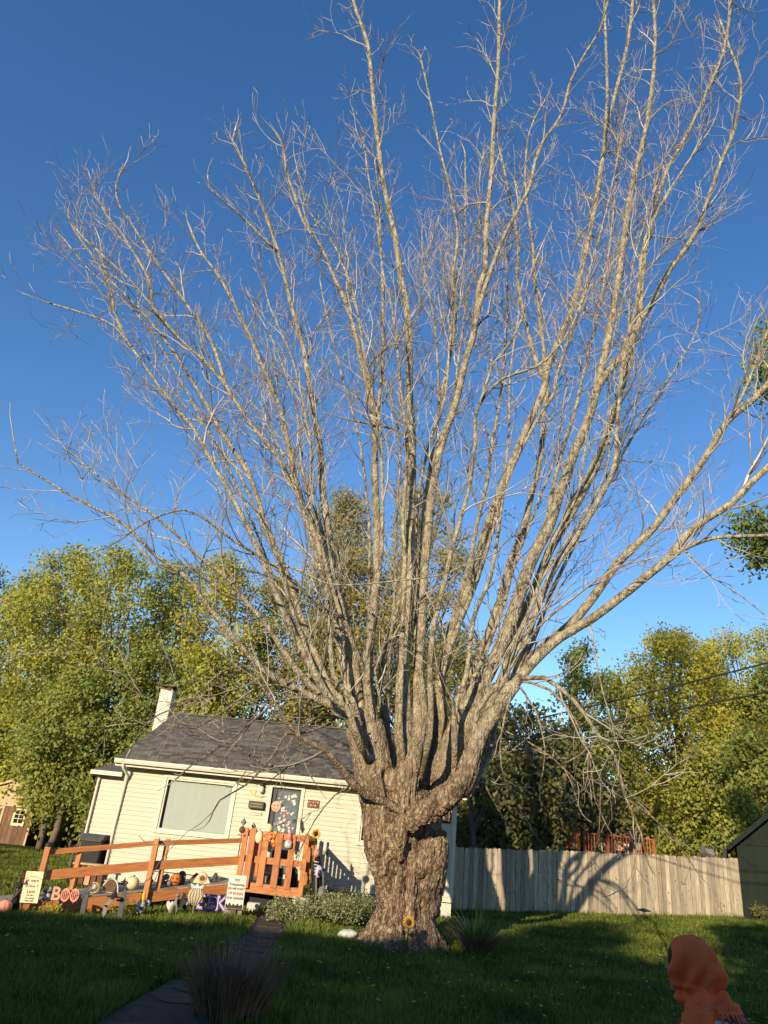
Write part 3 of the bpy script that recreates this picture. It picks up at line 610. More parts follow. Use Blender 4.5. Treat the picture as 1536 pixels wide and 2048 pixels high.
# further slender limbs growing between the traced ones
ex = random.Random(11)
for k in (2, 4, 8, 9, 11, 12, 13, 15, 17, 19, 21, 22, 13):
    pp, w0, w1, y0, y1 = Ls[k]; n_ = len(pp); m2 = int(n_ * ex.uniform(.72, 1.0)); dx = ex.choice((-1, 1)) * ex.uniform(24, 75); dy = ex.uniform(-30, 30); ph = ex.uniform(0, 6)
    q = [(a + dx * (i / n_) ** .8 + 7 * math.sin(ph + i * .9) * min(1, i / 3), b + dy * i / n_) for i, (a, b) in enumerate(pp[:m2])]
    Ls.append((q, max(14, w0 * .5), 2.5, y0 + ex.uniform(-.5, .8), y1 + ex.choice((-1.6, 1.8)) * ex.uniform(.5, 1)))
def rv(s=1.0): return Vector((random.uniform(-s, s), random.uniform(-s, s), random.uniform(-s, s)))
def shoot(mb, p, d, L, r0, depth, sides):
    """a crooked branch with its own twigs"""
    n = max(3, int(L / .22)); step = L / n; pts = [p]; dd = d.normalized()
    for i in range(n):
        dd = (dd + rv(.26) + Vector((0, 0, .07))).normalized(); p = p + dd * step; pts.append(p)
        if depth > 0 and i > 0 and random.random() < (.8 if depth > 1 else .62):
            for _ in range(2 if (depth > 1 and random.random() < .5) else 1):
                side = dd.cross(rv().normalized()).normalized()
                nd = (dd * random.uniform(.7, 1.1) + side * random.uniform(.5, .9) + Vector((0, 0, .15))).normalized()
                nl = L * random.uniform(.32, .68) * (1 - .4 * i / n)
                if nl > .1: shoot(mb, p, nd, min(nl, 1.3), max(r0 * (1 - .75 * i / n) * .58, .0050), depth - 1, 4 if depth > 1 else 3)
    mb.tube(pts, [max(r0 * (1 - .8 * i / n), .005) for i in range(n + 1)], sides, t=random.random(), cap=False)
ti = 0
SAMP = [(0, 0, 14)]
for li, (pp, w0, w1, y0, y1) in enumerate(Ls):
    if pp[0][1] < 1370 or w0 < 11:            # a secondary limb starts on the limb it grows from
        near = min(SAMP, key=lambda s_: math.hypot(s_[0] - pp[0][0], s_[1] - pp[0][1]))
        if math.hypot(near[0] - pp[0][0], near[1] - pp[0][1]) < 30: y0 = near[2]; pp = [(near[0], near[1])] + list(pp[1:])
    rooted = w0 >= 13 and pp[0][1] > 1380 and pp[0][1] < 1500 and pp[0][0] > 640
    if w0 >= 13 and pp[0][1] > 1380 and pp[0][1] < 1500 and pp[0][0] > 640:      # root each limb inside its stem
        x_, y_ = pp[0]; tx = 735 if x_ < 735 else (822 if x_ < 900 else 905); pp = ([(x_ * .35 + tx * .65, 1590), (x_ * .8 + tx * .2, 1500)] if x_ > 735 else [(746, 1545), (x_ * .45 + 746 * .55, 1488)]) + list(pp[0:]); y0 = y0 * .8 + 14.3 * .2
    n = len(pp); cum = [0]
    for i in range(1, n): cum.append(cum[-1] + math.hypot(pp[i][0] - pp[i - 1][0], pp[i][1] - pp[i - 1][1]))
    tot = cum[-1]; P = []; W = []
    for (a, b), c in zip(pp, cum):
        f = c / tot; Y = y0 + (y1 - y0) * f; SAMP.append((a, b, Y)); P.append(P3(a, b, Y if (c or not rooted) else 14.45)); W.append((wpx(w1 + (w0 * .70 - w1) * (1 - f) ** 1.3, a, b, Y)) * (.75 if rooted and not c else 1))
    for (a, b), (c_, d_), ca, cb in zip(pp, pp[1:], cum, cum[1:]):
        for g_ in (.25, .5, .75): SAMP.append((a + (c_ - a) * g_, b + (d_ - b) * g_, y0 + (y1 - y0) * (ca + (cb - ca) * g_) / tot))
    P, W = smooth_path(P, W, .22)
    P = [p + rv(.10) * min(W[i], .04) if i else p for i, p in enumerate(P)]
    mb = MB(); mb.tube(P, W, 12 if w0 > 16 else 8)
    lo = mb.build('limb', M['bark'], bt)
    # branches
    tw = MB(); m_ = len(P); big = w0 > 16
    acc = 0; s = int(m_ * (.40 if big else .14)); nxt = .1
    ang = random.random() * 6.28
    for i in range(s, m_ - 1):
        seg = (P[i + 1] - P[i]); acc += seg.length
        if acc > nxt:
            acc = 0; f = i / m_; nxt = random.uniform(.2, .44) * (1 if w0 > 9 else 2.1)
            t_ = seg.normalized(); ang += 2.4 + random.uniform(-.5, .5)
            a = t_.cross(Vector((0, 1, 0)) if abs(t_.y) < .9 else Vector((1, 0, 0))).normalized(); b = t_.cross(a)
            side = a * math.cos(ang) + b * math.sin(ang)
            d = (t_ * random.uniform(.7, 1.2) + side * random.uniform(.5, .95)); 
            L_ = random.uniform(.5, 1.9) * (1 - .3 * f) * (1.3 if big else (.85 if w0 > 9 else .5))
            if random.random() < .2: L_ *= 1.7
            shoot(tw, P[i], d, L_, min(W[i] * .55, .009 + .009 * L_), 2, 4)
    shoot(tw, P[-1], P[-1] - P[-2], .7 if P[-1].z > P[0].z else .3, max(W[-1], .008), 1, 4)
    o = tw.build('twigs', M['twig'], lo); tag(o, kind='stuff')
# a few remaining brown leaves and buds
V, Fa, t = leaf_cloud([tuple(P3(1000, 1040, 13)) + (.5, .5, .5), tuple(P3(1010, 1180, 13)) + (.4, .4, .5), tuple(P3(690, 1480, 13.4)) + (.35, .3, .5)], 110, .07, .4)
tag(link('dead_leaves', npmesh('dead_leaves', V, Fa, t), M['brown'], bt), kind='stuff')

# ================================================================== the house
HX, HY, HR = -6.22, 20.75, math.radians(-4.2)
hs = empty('cream_house', (HX, HY, 0), HR, 'small cream sided single storey house with grey shingle roof and white chimney', 'house')
hc_, hs_ = math.cos(HR), math.sin(HR)
def HP(px, py, v=0):
    """photo position -> (u, z) on the plane v metres behind the facade"""
    d = ROT @ np.array([(px - 768) / F, (1024 - py) / F, -1.0]); nrm = np.array([-hs_, hc_, 0]); o = np.array([HX, HY, 0]) + nrm * v
    t = nrm.dot(o - np.array([0, 0, EYE])) / nrm.dot(d); p = np.array([0, 0, EYE]) + d * t
    return float((p - np.array([HX, HY, 0])).dot(np.array([hc_, hs_, 0]))), float(p[2])
def HW(u, v, z): return Vector((HX + u * hc_ - v * hs_, HY + u * hs_ + v * hc_, z))
U1 = 8.95; D = 7.2; Z0, Z1 = .34, 2.80
# openings
wl, wt = HP(335, 1555); wr, _ = HP(470, 1567); _, wb = HP(400, 1668)
win = (wl, wr, wb, wt)
dl, dt = HP(546, 1574); dr, _ = HP(604, 1577); door = (dl, dr, .52, dt)
sl_, st_ = HP(724, 1622); small = (sl_, sl_ + .95, HP(729, 1685)[1], st_)
# core walls
mb = MB()
def wallrect(mb, u0, u1, z0, z1): mb.box(((u0 + u1) / 2, .07, (z0 + z1) / 2), (u1 - u0, .12, z1 - z0))
ops = sorted([win, door, small])
cu_ = 0
for o_ in ops:
    wallrect(mb, cu_, o_[0], Z0, Z1 + .1); 
    if o_[2] > Z0: wallrect(mb, o_[0], o_[1], Z0, o_[2])
    wallrect(mb, o_[0], o_[1], o_[3], Z1 + .1); cu_ = o_[1]
wallrect(mb, cu_, U1, Z0, Z1 + .1)
RZ = HP(380, 1430, D / 2)[1]
for u in (.06, U1 - .06): mb.prism([(0.131, Z0), (D, Z0), (D, Z1 + .1), (D / 2, RZ - .12), (0.131, Z1 + .1)], u - .06, u + .06, M=Matrix(((0, 1, 0), (1, 0, 0), (0, 0, 1))))
mb.box((U1 / 2, D, (Z0 + Z1) / 2), (U1 - .25, .12, Z1 - Z0))
mb.build('wall', M['siding'], hs)
mb = MB(); mb.box((U1 / 2, D / 2 + .04, Z0 / 2 - .12), (U1 - .06, D - .04, Z0 + .2)); mb.build('foundation', M['concrete'], hs)
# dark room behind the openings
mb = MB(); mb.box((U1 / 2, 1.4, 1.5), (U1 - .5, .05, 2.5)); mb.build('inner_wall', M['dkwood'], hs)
# siding boards, course by course
EX = .112; nC = int((Z1 - Z0) / EX) + 1
TR = .075
cuts = [(o_[0] - TR, o_[1] + TR, o_[2] - (TR if o_ is not door else 0), o_[3] + TR) for o_ in (win, door, small)]
def board(u0, u1, z, face='front'):
    b_ = MB(); e = EX
    if face == 'front': b_.prism([(0, 0)], 0, 1) if 0 else None
    P = [(u0, -.026, z), (u1, -.026, z), (u1, -.006, z + e), (u0, -.006, z + e), (u0, .008, z - .0), (u1, .008, z - .0), (u1, .008, z + e), (u0, .008, z + e)]
    b_.add(P, [(0, 1, 2, 3), (0, 4, 5, 1), (3, 2, 6, 7), (0, 3, 7, 4), (1, 5, 6, 2)]); b_.build('siding_board', M['siding'], hs)
for c in range(nC):
    z = Z0 + c * EX
    if z + EX > Z1 + .05: break
    segs = [(.09, U1 - .09)]
    for a, b, z0, z1 in cuts:
        if z + EX * .6 > z0 and z + EX * .4 < z1:
            segs = [s for q in segs for s in ((q[0], min(q[1], a)), (max(q[0], b), q[1])) if s[1] - s[0] > .05]
    for a, b in segs:
        if b - a > 4.5:
            j = a + (b - a) * random.choice((.38, .5, .62)); board(a, j - .004, z); board(j, b, z)
        else: board(a, b, z)
for u in (.04, U1 - .045):
    mb = MB(); mb.box((u, -.012, (Z0 + Z1) / 2), (.1, .04, Z1 - Z0)); mb.build('corner_trim', M['white'], hs)
# roof
OV = .36; eu0, eu1 = -.22, U1 + .25
def rz(v): return Z1 + .12 + (RZ - Z1 - .12) * (v + OV) / (D / 2 + OV)
mb = MB()
mb.prism([(-OV, rz(-OV) - .05), (D / 2, RZ - .05), (D + OV, rz(-OV) - .05), (D + OV, rz(-OV)), (D / 2, RZ), (-OV, rz(-OV))], eu0, eu1, M=Matrix(((0, 1, 0), (1, 0, 0), (0, 0, 1))))
rf = mb.build('roof', M['shingle'], hs)
mb = MB(); SL = math.hypot(D / 2 + OV, RZ - rz(-OV)); sd = Vector((0, (D / 2 + OV) / SL, (RZ - rz(-OV)) / SL)); nr = Vector((0, -sd.z, sd.y)); k = 0; s = 0
while s < SL - .02:
    u = eu0 + .003 - (.15 if k % 2 else 0); e = min(.15, SL - s)
    while u < eu1 - .01:
        w_ = random.choice((.16, .2, .26, .33)); a = max(u, eu0); b = min(u + w_ - .006, eu1); hh = .010 + random.random() * .006
        if b - a > .02:
            p0 = Vector((0, -OV, rz(-OV))) + sd * s + nr * .004; p1 = p0 + sd * (e + .0)
            A = [p0 + Vector((a, 0, 0)), p0 + Vector((b, 0, 0)), p1 + Vector((b, 0, 0)), p1 + Vector((a, 0, 0))]
            mb.add([A[0], A[1], A[0] + nr * hh, A[1] + nr * hh, A[2] + nr * .001, A[3] + nr * .001], [(0, 1, 3, 2), (2, 3, 4, 5), (0, 2, 5), (1, 4, 3)], t=min(1, max(0, random.gauss(.5, .3))))
        u += w_
    s += .143; k += 1
tag(mb.build('shingles', M['shingle'], rf), kind='stuff')
mb = MB(); mb.bar((eu0, D / 2, RZ + .012), (eu1, D / 2, RZ + .012), .03, .2); mb.build('ridge_cap', M['shingle'], rf)
# gutter, fascia, soffit
gy = -OV - .055; gzv = rz(-OV) - .06
mb = MB(); mb.prism([(gy + .055, gzv - .075), (gy + .055, gzv + .05), (gy + .045, gzv + .05), (gy + .045, gzv - .04), (gy - .035, gzv - .04), (gy - .055, gzv + .03), (gy - .055, gzv + .055), (gy - .066, gzv + .055), (gy - .066, gzv + .0), (gy - .045, gzv - .06), (gy + .045, gzv - .06)][::-1], eu0 - .01, eu1 + .01, M=Matrix(((0, 1, 0), (1, 0, 0), (0, 0, 1)))); mb.build('gutter', M['white'], hs)
mb = MB(); mb.box((U1 / 2, -OV + .015, gzv - .04), (eu1 - eu0 - .02, .03, .17)); mb.build('fascia', M['white'], hs)
mb = MB(); mb.box((U1 / 2, -OV / 2 + .012, Z1 - .015), (eu1 - eu0 - .04, OV - .03, .02)); mb.build('soffit', M['white'], hs)
mb = MB(); mb.tube([(.0, gy, gzv - .05), (.02, gy + .02, gzv - .16), (.1, -.12, gzv - .34), (.06, -.07, gzv - .48), (.03, -.07, 1.2), (.03, -.07, .22), (-.03, -.2, .1)], .038, 8); mb.build('downspout', M['white'], hs)
# picture window
def window(o_, parent, panes=1, curt=True, name='window'):
    a, b, z0, z1 = o_; mb = MB(); t = TR
    for (c, d) in [(((a + b) / 2, -.02, z1 + t / 2), (b - a + 2 * t, .06, t)), (((a + b) / 2, -.025, z0 - t / 2), (b - a + 2 * t, .07, t)), ((a - t / 2, -.02, (z0 + z1) / 2), (t, .06, z1 - z0)), ((b + t / 2, -.02, (z0 + z1) / 2), (t, .06, z1 - z0))]: mb.box(c, d)
    w_ = mb.build(name, M['white'], parent)
    mb = MB(); g = .045
    for (c, d) in [(((a + b) / 2, .01, z1 - g / 2), (b - a, .05, g)), (((a + b) / 2, .01, z0 + g / 2), (b - a, .05, g)), ((a + g / 2, .01, (z0 + z1) / 2), (g, .05, z1 - z0 - 2 * g)), ((b - g / 2, .01, (z0 + z1) / 2), (g, .05, z1 - z0 - 2 * g))]: mb.box(c, d)
    mb.build('sash', M['white'], w_)
    mb = MB(); mb.box(((a + b) / 2, .03, (z0 + z1) / 2), (b - a - 2 * g, .006, z1 - z0 - 2 * g)); mb.build('pane', M['glass'], w_)
    if curt:
        n = 4; ww = (b - a - .16) / n
        for i in range(n):
            mb = MB(); cx = a + .1 + ww * (i + .5); K = 10
            pts = [(cx - ww / 2 + ww * k / K, .075 + .0012 * math.sin(k * 1.7 + i)) for k in range(K + 1)]
            P = [(x, y_, z0 + .05) for x, y_ in pts] + [(x, y_, z1 - .05) for x, y_ in pts]
            mb.add(P, [(k, k + 1, k + 2 + K, k + 1 + K) for k in range(K)], smooth=True); mb.box((cx, .085, z1 - .055), (ww * .9, .01, .01)); mb.build('curtain_panel', M['curtain'], w_)
    return w_
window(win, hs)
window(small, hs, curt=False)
# door
a, b, z0, z1 = door
mb = MB(); t = .09
mb.box((a - t / 2, -.02, (z0 + z1) / 2), (t, .07, z1 - z0)); mb.box((b + t / 2, -.02, (z0 + z1) / 2), (t, .07, z1 - z0)); mb.box(((a + b) / 2, -.02, z1 + t / 2), (b - a + 2 * t, .07, t)); mb.build('door_frame', M['white'], hs)
mb = MB(); mb.box(((a + b) / 2, .05, (z0 + z1) / 2), (b - a, .03, z1 - z0)); dr_ = mb.build('door', M['dark'], hs)
mb = MB(); g = .1
mb.box((a + g, .02, (z0 + z1) / 2), (.04, .03, z1 - z0 - .1)); mb.box((b - .03, .02, (z0 + z1) / 2), (.05, .03, z1 - z0 - .1)); mb.build('storm_frame', M['grey'], dr_)
mb = MB(); mb.box(((a + b) / 2 + .06, .025, (z0 + z1) / 2), (b - a - .22, .008, z1 - z0 - .16)); mb.build('pane', M['greyglass'], dr_)
mb = MB(); mb.tube([(a + .03, -.03, z0 + 1.0), (a + .03, -.07, z0 + 1.0), (a + .03, -.07, z0 + 1.22), (a + .03, -.03, z0 + 1.22)], .01, 6); mb.build('handle', M['black'], dr_)
# stickers on the storm door: round face, flowers, small ghosts
stk = random.Random(3); mats = [M['ghost'], M['ghost'], M['pink'], M['dark'], M['lgrey']]
mb = MB(); mb.ball((a + .16, -.012, z1 - .47), (.13, .008, .13), 14, 8, M=None); fc = mb.build('round_decal', M['pink'], dr_)
fc['label'] = 'round pinkish pumpkin face decal'
mb = MB(); mb.box((a + .12, -.022, z1 - .44), (.03, .004, .03)); mb.box((a + .2, -.022, z1 - .44), (.03, .004, .03)); mb.prism([(a + .09, z1 - .5), (a + .16, z1 - .55), (a + .23, z1 - .5), (a + .16, z1 - .53)], -.024, -.02); mb.build('face_mark', M['ink'], fc)
for i in range(78):
    mb = MB(); cx = stk.uniform(a + .17, b - .1); cz = stk.uniform(z1 - 1.25, z1 - .15) if i > 8 else stk.uniform(z1 - 1.2, z1 - .55); r = stk.uniform(.025, .062)
    K = 7; pts = [(cx + r * (1 if k % 2 else .7) * math.cos(k * 2 * PI / K), cz + r * (1 if k % 2 else .7) * math.sin(k * 2 * PI / K)) for k in range(K)]
    mb.prism(pts, .010 - i * .0003, .0125 - i * .0003); mb.build('door_decal', mats[stk.choice([0, 0, 0, 1, 2, 3, 4])], dr_)
# chimney behind the left end of the ridge
cu, cz = HP(338, 1382, D / 2 + .1)
mb = MB(); mb.box((cu, D / 2 + .1, (2.9 + cz) / 2), (.42, .42, cz - 2.9)); ch = mb.build('chimney', M['white'], hs)
mb = MB(); mb.box((cu, D / 2 + .1, cz + .03), (.36, .36, .06)); mb.box((cu, D / 2 + .1, cz + .13), (.5, .5, .03)); 
for sx in (-1, 1):
    for sy in (-1, 1): mb.box((cu + sx * .15, D / 2 + .1 + sy * .15, cz + .09), (.03, .03, .07))
mb.build('chimney_cap', M['brown'], ch)
# mortar joints on the chimney: painted brick courses
for kz in range(9):
    mb = MB(); mb.box((cu, D / 2 + .1 - .212, cz - .08 - kz * .16), (.40, .006, .14)); mb.build('painted_course', M['white'], ch)
# annex on the left, set back
an0, _ = HP(150, 1750, .5); an0 = HP(196, 1560, .5)[0]; AZ = HP(200, 1548, .5)[1]
mb = MB(); mb.box(((an0 + 0) / 2 - .0, 2.0, (AZ + .0) / 2), (-an0 - .01, 3.0, AZ)); mb.build('annex_wall', M['siding'], hs)
for c in range(int((AZ - .1) / EX)):
    z = .08 + c * EX; mb = MB(); P = [(an0 + .08, .478, z), (-.06, .478, z), (-.06, .494, z + EX), (an0 + .08, .494, z + EX), (an0 + .08, .499, z), (-.06, .499, z)]
    mb.add(P, [(0, 1, 2, 3), (0, 4, 5, 1)]); mb.build('siding_board', M['siding'], hs)
mb = MB(); mb.box((an0 + .04, .485, AZ / 2), (.09, .04, AZ)); mb.build('corner_trim', M['white'], hs)
mb = MB(); mb.prism([(.22, AZ + .0), (3.6, AZ + .75), (3.6, AZ + .83), (.22, AZ + .08)], an0 - .12, .02 - .25, M=Matrix(((0, 1, 0), (1, 0, 0), (0, 0, 1)))); mb.build('annex_roof', M['shingle'], hs)
mb = MB(); mb.box(((an0 - .12 - .2) / 2, .2, AZ + .03), (-an0 - .06, .05, .11)); mb.build('annex_gutter', M['white'], hs)
mb = MB(); mb.tube([(an0 + .06, .45, AZ - .02), (an0 + .05, .42, AZ - .2), (an0 + .05, .42, .2), (an0 - .02, .3, .08)], .035, 8); mb.build('annex_downspout', M['white'], hs)
# loose bricks/blocks at the right foundation
# wall fittings (each its own thing)
u, z = HP(514, 1611); o = empty('mailbox', HW(u, -.09, z), HR, 'black wall mailbox between picture window and front door', 'mailbox')
mb = MB(); mb.box((0, 0, 0), (.40, .13, .15)); mb.prism([(-.2, .077), (.2, .077), (.2, .10), (-.2, .10)], -.065, .05); mb.build('box_body', M['dark'], o)
mb = MB(); mb.box((0, -.075, .03), (.30, .01, .012)); mb.box((0, -.075, -.035), (.34, .01, .01)); mb.build('flap_trim', M['gold'], o)
u, z = HP(511, 1626); o = empty('number_plate', HW(u, -.04, z), HR, 'pale plate of house numbers under the black mailbox', 'plate')
mb = MB(); mb.box((0, 0, 0), (.34, .012, .10)); mb.build('plate_board', M['white'], o)
text('127 W 2nd', .07, M['lgrey'], o, (0, -.009, 0))
u, z = HP(525, 1577); o = empty('porch_light', HW(u, -.1, z), HR, 'small round porch lamp above the black mailbox', 'wall lamp')
mb = MB(); mb.lathe((0, 0, -.12), [(.03, 0), (.06, .04), (.065, .12), (.03, .18)], 12); mb.build('lamp_shade', M['ghost'], o)
mb = MB(); mb.lathe((0, 0, .06), [(.07, 0), (.05, .05), (.015, .08)], 12); mb.bar((0, 0, .08), (0, .08, .08), .04, .04); mb.build('lamp_mount', M['dark'], o)
u, z = HP(627, 1608); o = empty('wall_plaque', HW(u, -.04, z), HR, 'rectangular brown mottled plaque on siding right of the front door', 'sign')
mb = MB(); mb.box((0, 0, 0), (.31, .014, .19)); mb.build('plaque_board', M['brown'], o)
for i in range(9):
    mb = MB(); mb.ball((-.12 + (i % 5) * .06, -.012, .04 - (i // 5) * .08), (.024, .006, .03), 8, 5); mb.build('relief_flower', M['lgrey'] if i % 2 else M['pink'], o)
u, z = HP(517, 1592); o = empty('wall_sconce_ornament', HW(u, -.03, z), HR, 'yellow twig shaped wall ornament just under the porch lamp', 'ornament')
mb = MB(); mb.tube([(-.25, 0, .1), (-.1, 0, 0), (.05, 0, -.03), (.16, 0, .0)], .014, 5); mb.tube([(-.1, 0, 0), (-.08, 0, .12)], .01, 5); mb.build('twig_ornament', M['yellow'], o)

# ================================================================== ramp and porch
A = Vector((-2.32, 17.5, .50)); B = Vector((-.98, 17.42, .47)); RL = Vector((-5.78, 15.4, -.04)); TOE = Vector((-6.75, 14.85, -.2))
pr = empty('porch_ramp', (-2.3, 17.5, 0), 0, 'orange stained wooden porch and long access ramp with railings in front of the house', 'ramp')
PO = Vector((-2.3, 17.5, 0))
def L_(p): return Vector(p) - PO
dd_ = (RL - A); dxy = Vector((dd_.x, dd_.y, 0)).normalized(); nb = Vector((-dxy.y, dxy.x, 0)); nb = nb if nb.y > 0 else -nb
def pm(name, a, b, wd, th, m='cedarx', t=.5):
    """a plank with its own local axes, so the grain runs along it"""
    a = L_(a); b = L_(b); d = b - a; Ln = d.length; mb = MB(); mb.box((0, 0, 0), (Ln, th, wd)); o = mb.build(name, M[m], pr, (a + b) / 2)
    x = d.normalized(); sd_ = x.cross(Vector((0, 0, 1))); sd_ = sd_.normalized() if sd_.length > .01 else Vector((0, 1, 0)); up = sd_.cross(x) if sd_.cross(x).z >= 0 or abs(x.z) > .9 else x.cross(sd_)
    o.rotation_euler = Matrix((x, sd_ * -1, up)).transposed().to_euler(); return o
def post(p, z0, z1, s=.09, name='post', cap=True, m='cedarx'):
    o = pm(name, (p[0], p[1], z0), (p[0], p[1], z1), s, s, m); 
    return o
WD = 1.15
# porch frame
pm('rim_joist', A + Vector((.0, 0, -.09)), B + Vector((.045, 0, -.09)), .19, .045)
sideB = HW(HP(617, 1700)[0] - .12, -.03, 0); SB = Vector((B.x + .1, 20.05, .47)); SA = Vector((A.x + .05, 20.15, .5))
pm('rim_joist', B + Vector((.02, .04, -.09)), SB + Vector((0, 0, -.09)), .19, .045)
n = 17
for i in range(n):
    y_ = 17.5 + .075 + i * .151; x0 = A.x + .02; x1 = B.x + .06
    pm('deck_board', (x0, y_, .475), (x1, y_, .465), .028, .14, 'greywood')
mb = MB(); mb.box(L_(Vector((-1.64, 17.85, .17))), (1.25, .03, .44)); mb.build('dark_void_panel', M['black'], pr)  # black sheets added so the space under the deck stays dark
mb = MB(); mb.box(L_(Vector((-1.05, 18.9, .17))), (.03, 2.1, .44)); mb.build('dark_void_panel', M['black'], pr)
# porch posts
post(A + Vector((.0, -.055, 0)), -.02, 1.56, .11); post(A + Vector((.16, -.055, 0)), .39, 1.56, .14, name='post'); post(B + Vector((.03, -.06, 0)), -.02, 1.56, .10); post(SB + Vector((0, -.08, 0)), 0, 1.5, .09); post(SA + Vector((0, -.08, 0)), 0, 1.5, .09)
for z_ in (1.46, .95):
    pm('rail', A + Vector((.02, 0.012, z_ - A.z)), B + Vector((.0, 0.012, z_ - B.z)), .13, .04)
    pm('rail', B + Vector((.03, .02, z_ - B.z)), SB + Vector((0, 0, z_ - SB.z)), .13, .04)
for f in (.345, .57, .79):
    p = A.lerp(B, f); pm('picket', (p.x, p.y - .032, .44), (p.x + .0, p.y - .032, 1.5), .135, .035)
for i in range(9):
    p = (B + Vector((.03, .0, 0))).lerp(SB, .12 + i * .1); pm('baluster', (p.x + .035, p.y, .5), (p.x + .035, p.y, 1.42), .07, .035)
# ramp surface boards across
ns_ = 27
for i in range(ns_):
    p = A.lerp(RL, (i + .5) / ns_) if i < 30 else None; q = p + nb * WD
    mb = MB(); c = L_((p + q) / 2); w_ = (A - RL).length / ns_ - .006; slope = math.atan2(A.z - RL.z, Vector((A.x - RL.x, A.y - RL.y)).length)
    mb.box((0, 0, 0), (w_, WD, .028)); o = mb.build('ramp_board', M['greywood'], pr, c - Vector((0, 0, .016))); o.rotation_euler = (0, -slope, math.atan2(-dxy.y, -dxy.x))
for i in range(6):
    p = RL.lerp(TOE, (i + .5) / 6); q = p + nb * WD; mb = MB(); mb.box((0, 0, 0), ((RL - TOE).length / 6 - .006, WD, .028)); o = mb.build('ramp_board', M['greywood'], pr, L_((p + q) / 2) - Vector((0, 0, .016))); o.rotation_euler = (0, -math.atan2(.16, 1.1), math.atan2(-dxy.y, -dxy.x))
# skirt boards
fo = -nb * .03
pm('skirt_board', A + fo + Vector((0, 0, -.13)), A.lerp(RL, .5) + fo + Vector((0, 0, -.13)), .19, .04)
pm('skirt_board', A.lerp(RL, .51) + fo + Vector((0, 0, -.14)), RL + fo + Vector((0, 0, -.13)), .2, .04)
pm('skirt_board', RL + fo + Vector((-.02, 0, -.12)), TOE + fo + Vector((0, 0, -.06)), .14, .04)
pm('skirt_board', A.lerp(RL, .62) + fo * .5 + Vector((0, 0, -.27)), RL + fo * .5 + Vector((0, 0, -.2)), .16, .035)
for f in (.25, .5, .8):
    p = A.lerp(RL, f); post(p + nb * (WD - .1), -.4, p.z - .05, .09, name='support_post')
    post(p + nb * .1, -.4, p.z - .05, .09, name='support_post')
# ramp posts and rails
def rp(f, off=0): p = A.lerp(RL, f); return p + nb * off
p1 = rp(1.0, -.07); post(p1, -.35, p1.z + .93, .10)
mb = MB(); mb.lathe(L_((p1.x, p1.y, p1.z + .93)), [(.085, 0), (.085, .03), (.05, .06), (.01, .075)], 8); mb.build('post_cap', M['dark'], pr)
p2 = rp(.492, -.08); post(p2, -.1, p2.z + .95, .10)
for f in (.845, .425): p = rp(f, .05); post(p, p.z - .1, p.z + (.88 if f > .5 else .93), .085)
RH = .86
pm('rail', rp(1.0) + Vector((.05, 0, RH - .03)), rp(.5) + Vector((0, 0, RH)), .095, .04); pm('rail', rp(.495) + Vector((0, 0, RH)), rp(0) + Vector((-.03, 0, .80)), .095, .04)
pm('rail', rp(.975) + Vector((0, 0, .42)), rp(.5) + Vector((0, 0, .44)), .17, .04); pm('rail', rp(.495) + Vector((0, 0, .44)), rp(0) + Vector((-.03, 0, .40)), .17, .04)

# ================================================================== fence
fx0, fy0, fx1, fy1 = 2.75, 22.35, 12.05, 24.05
fd = Vector((fx1 - fx0, fy1 - fy0, 0)); FL = fd.length; fd.normalize(); fr = math.atan2(fd.y, fd.x)
fe = empty('picket_fence', (fx0, fy0, 0), fr, 'weathered dog eared wooden privacy fence running from the house to the grey shed', 'fence')
bw = .141; variants = []
def fz(s): return gz(fx0 + fd.x * s, fy0 + fd.y * s) - .02
for k in range(6):
    mb = MB(); w2 = bw / 2 - .0035 - .001 * (k % 3); h = 1.64 + random.uniform(-.008, .008); e = .03
    mb.prism([(-w2, 0), (w2, 0), (w2, h - e), (w2 - e, h), (-w2 + e, h), (-w2, h - e)], -.009, .009); me = mb.mesh('board')
    me.materials.append(M['fence']); me.materials.append(M['knot'])
    for _ in range(random.randint(1, 3)):
        pass
    variants.append(me)
n = int(FL / bw)
for i in range(n):
    s = (i + .5) * bw; o = link('board', random.choice(variants), None, fe, (s, random.uniform(-.010, .006), fz(s) + random.uniform(-.018, .012))); o.rotation_euler = (random.uniform(-.006, .006), random.uniform(-.008, .008), random.uniform(-.03, .03))
    if random.random() < .9:
        for _ in range(random.randint(1, 3)):
            mb = MB(); mb.ball((random.uniform(-.045, .045), -.0095, random.uniform(.1, 1.5)), (random.uniform(.010, .022), .0015, random.uniform(.012, .028)), 7, 5); mb.build('knot', M['knot'], o)
for zz in (.3, .85, 1.4):
    for i in range(4):
        a, b = FL * i / 4, FL * (i + 1) / 4; mb = MB(); mb.bar((a, .035, fz(a) + zz), (b, .035, fz(b) + zz), .085, .038); mb.build('fence_rail', M['fence'], fe)
for i in range(5):
    s = FL * i / 4; mb = MB(); mb.box((s, .1, fz(s) + .8), (.09, .09, 1.65)); mb.build('post', M['fence'], fe)

wv = MB()
for i in range(900):
    s_ = random.uniform(0, FL); h = random.uniform(.05, .16) * (1 + .8 * noise.noise(Vector((s_ * 1.3, 0, 2)))); x = random.uniform(-.02, .02); y_ = random.uniform(-.12, -.02); z = fz(s_) + .0
    wv.add([(s_ - .006, y_, z), (s_ + .006, y_, z), (s_ + x * 2, y_ + random.uniform(-.03, .02), z + h)], [(0, 1, 2)], t=random.random())
wo = wv.build('grass_fringe', M['grass']); wo.location = (fx0, fy0, 0); wo.rotation_euler = (0, 0, fr); tag(wo, kind='stuff')
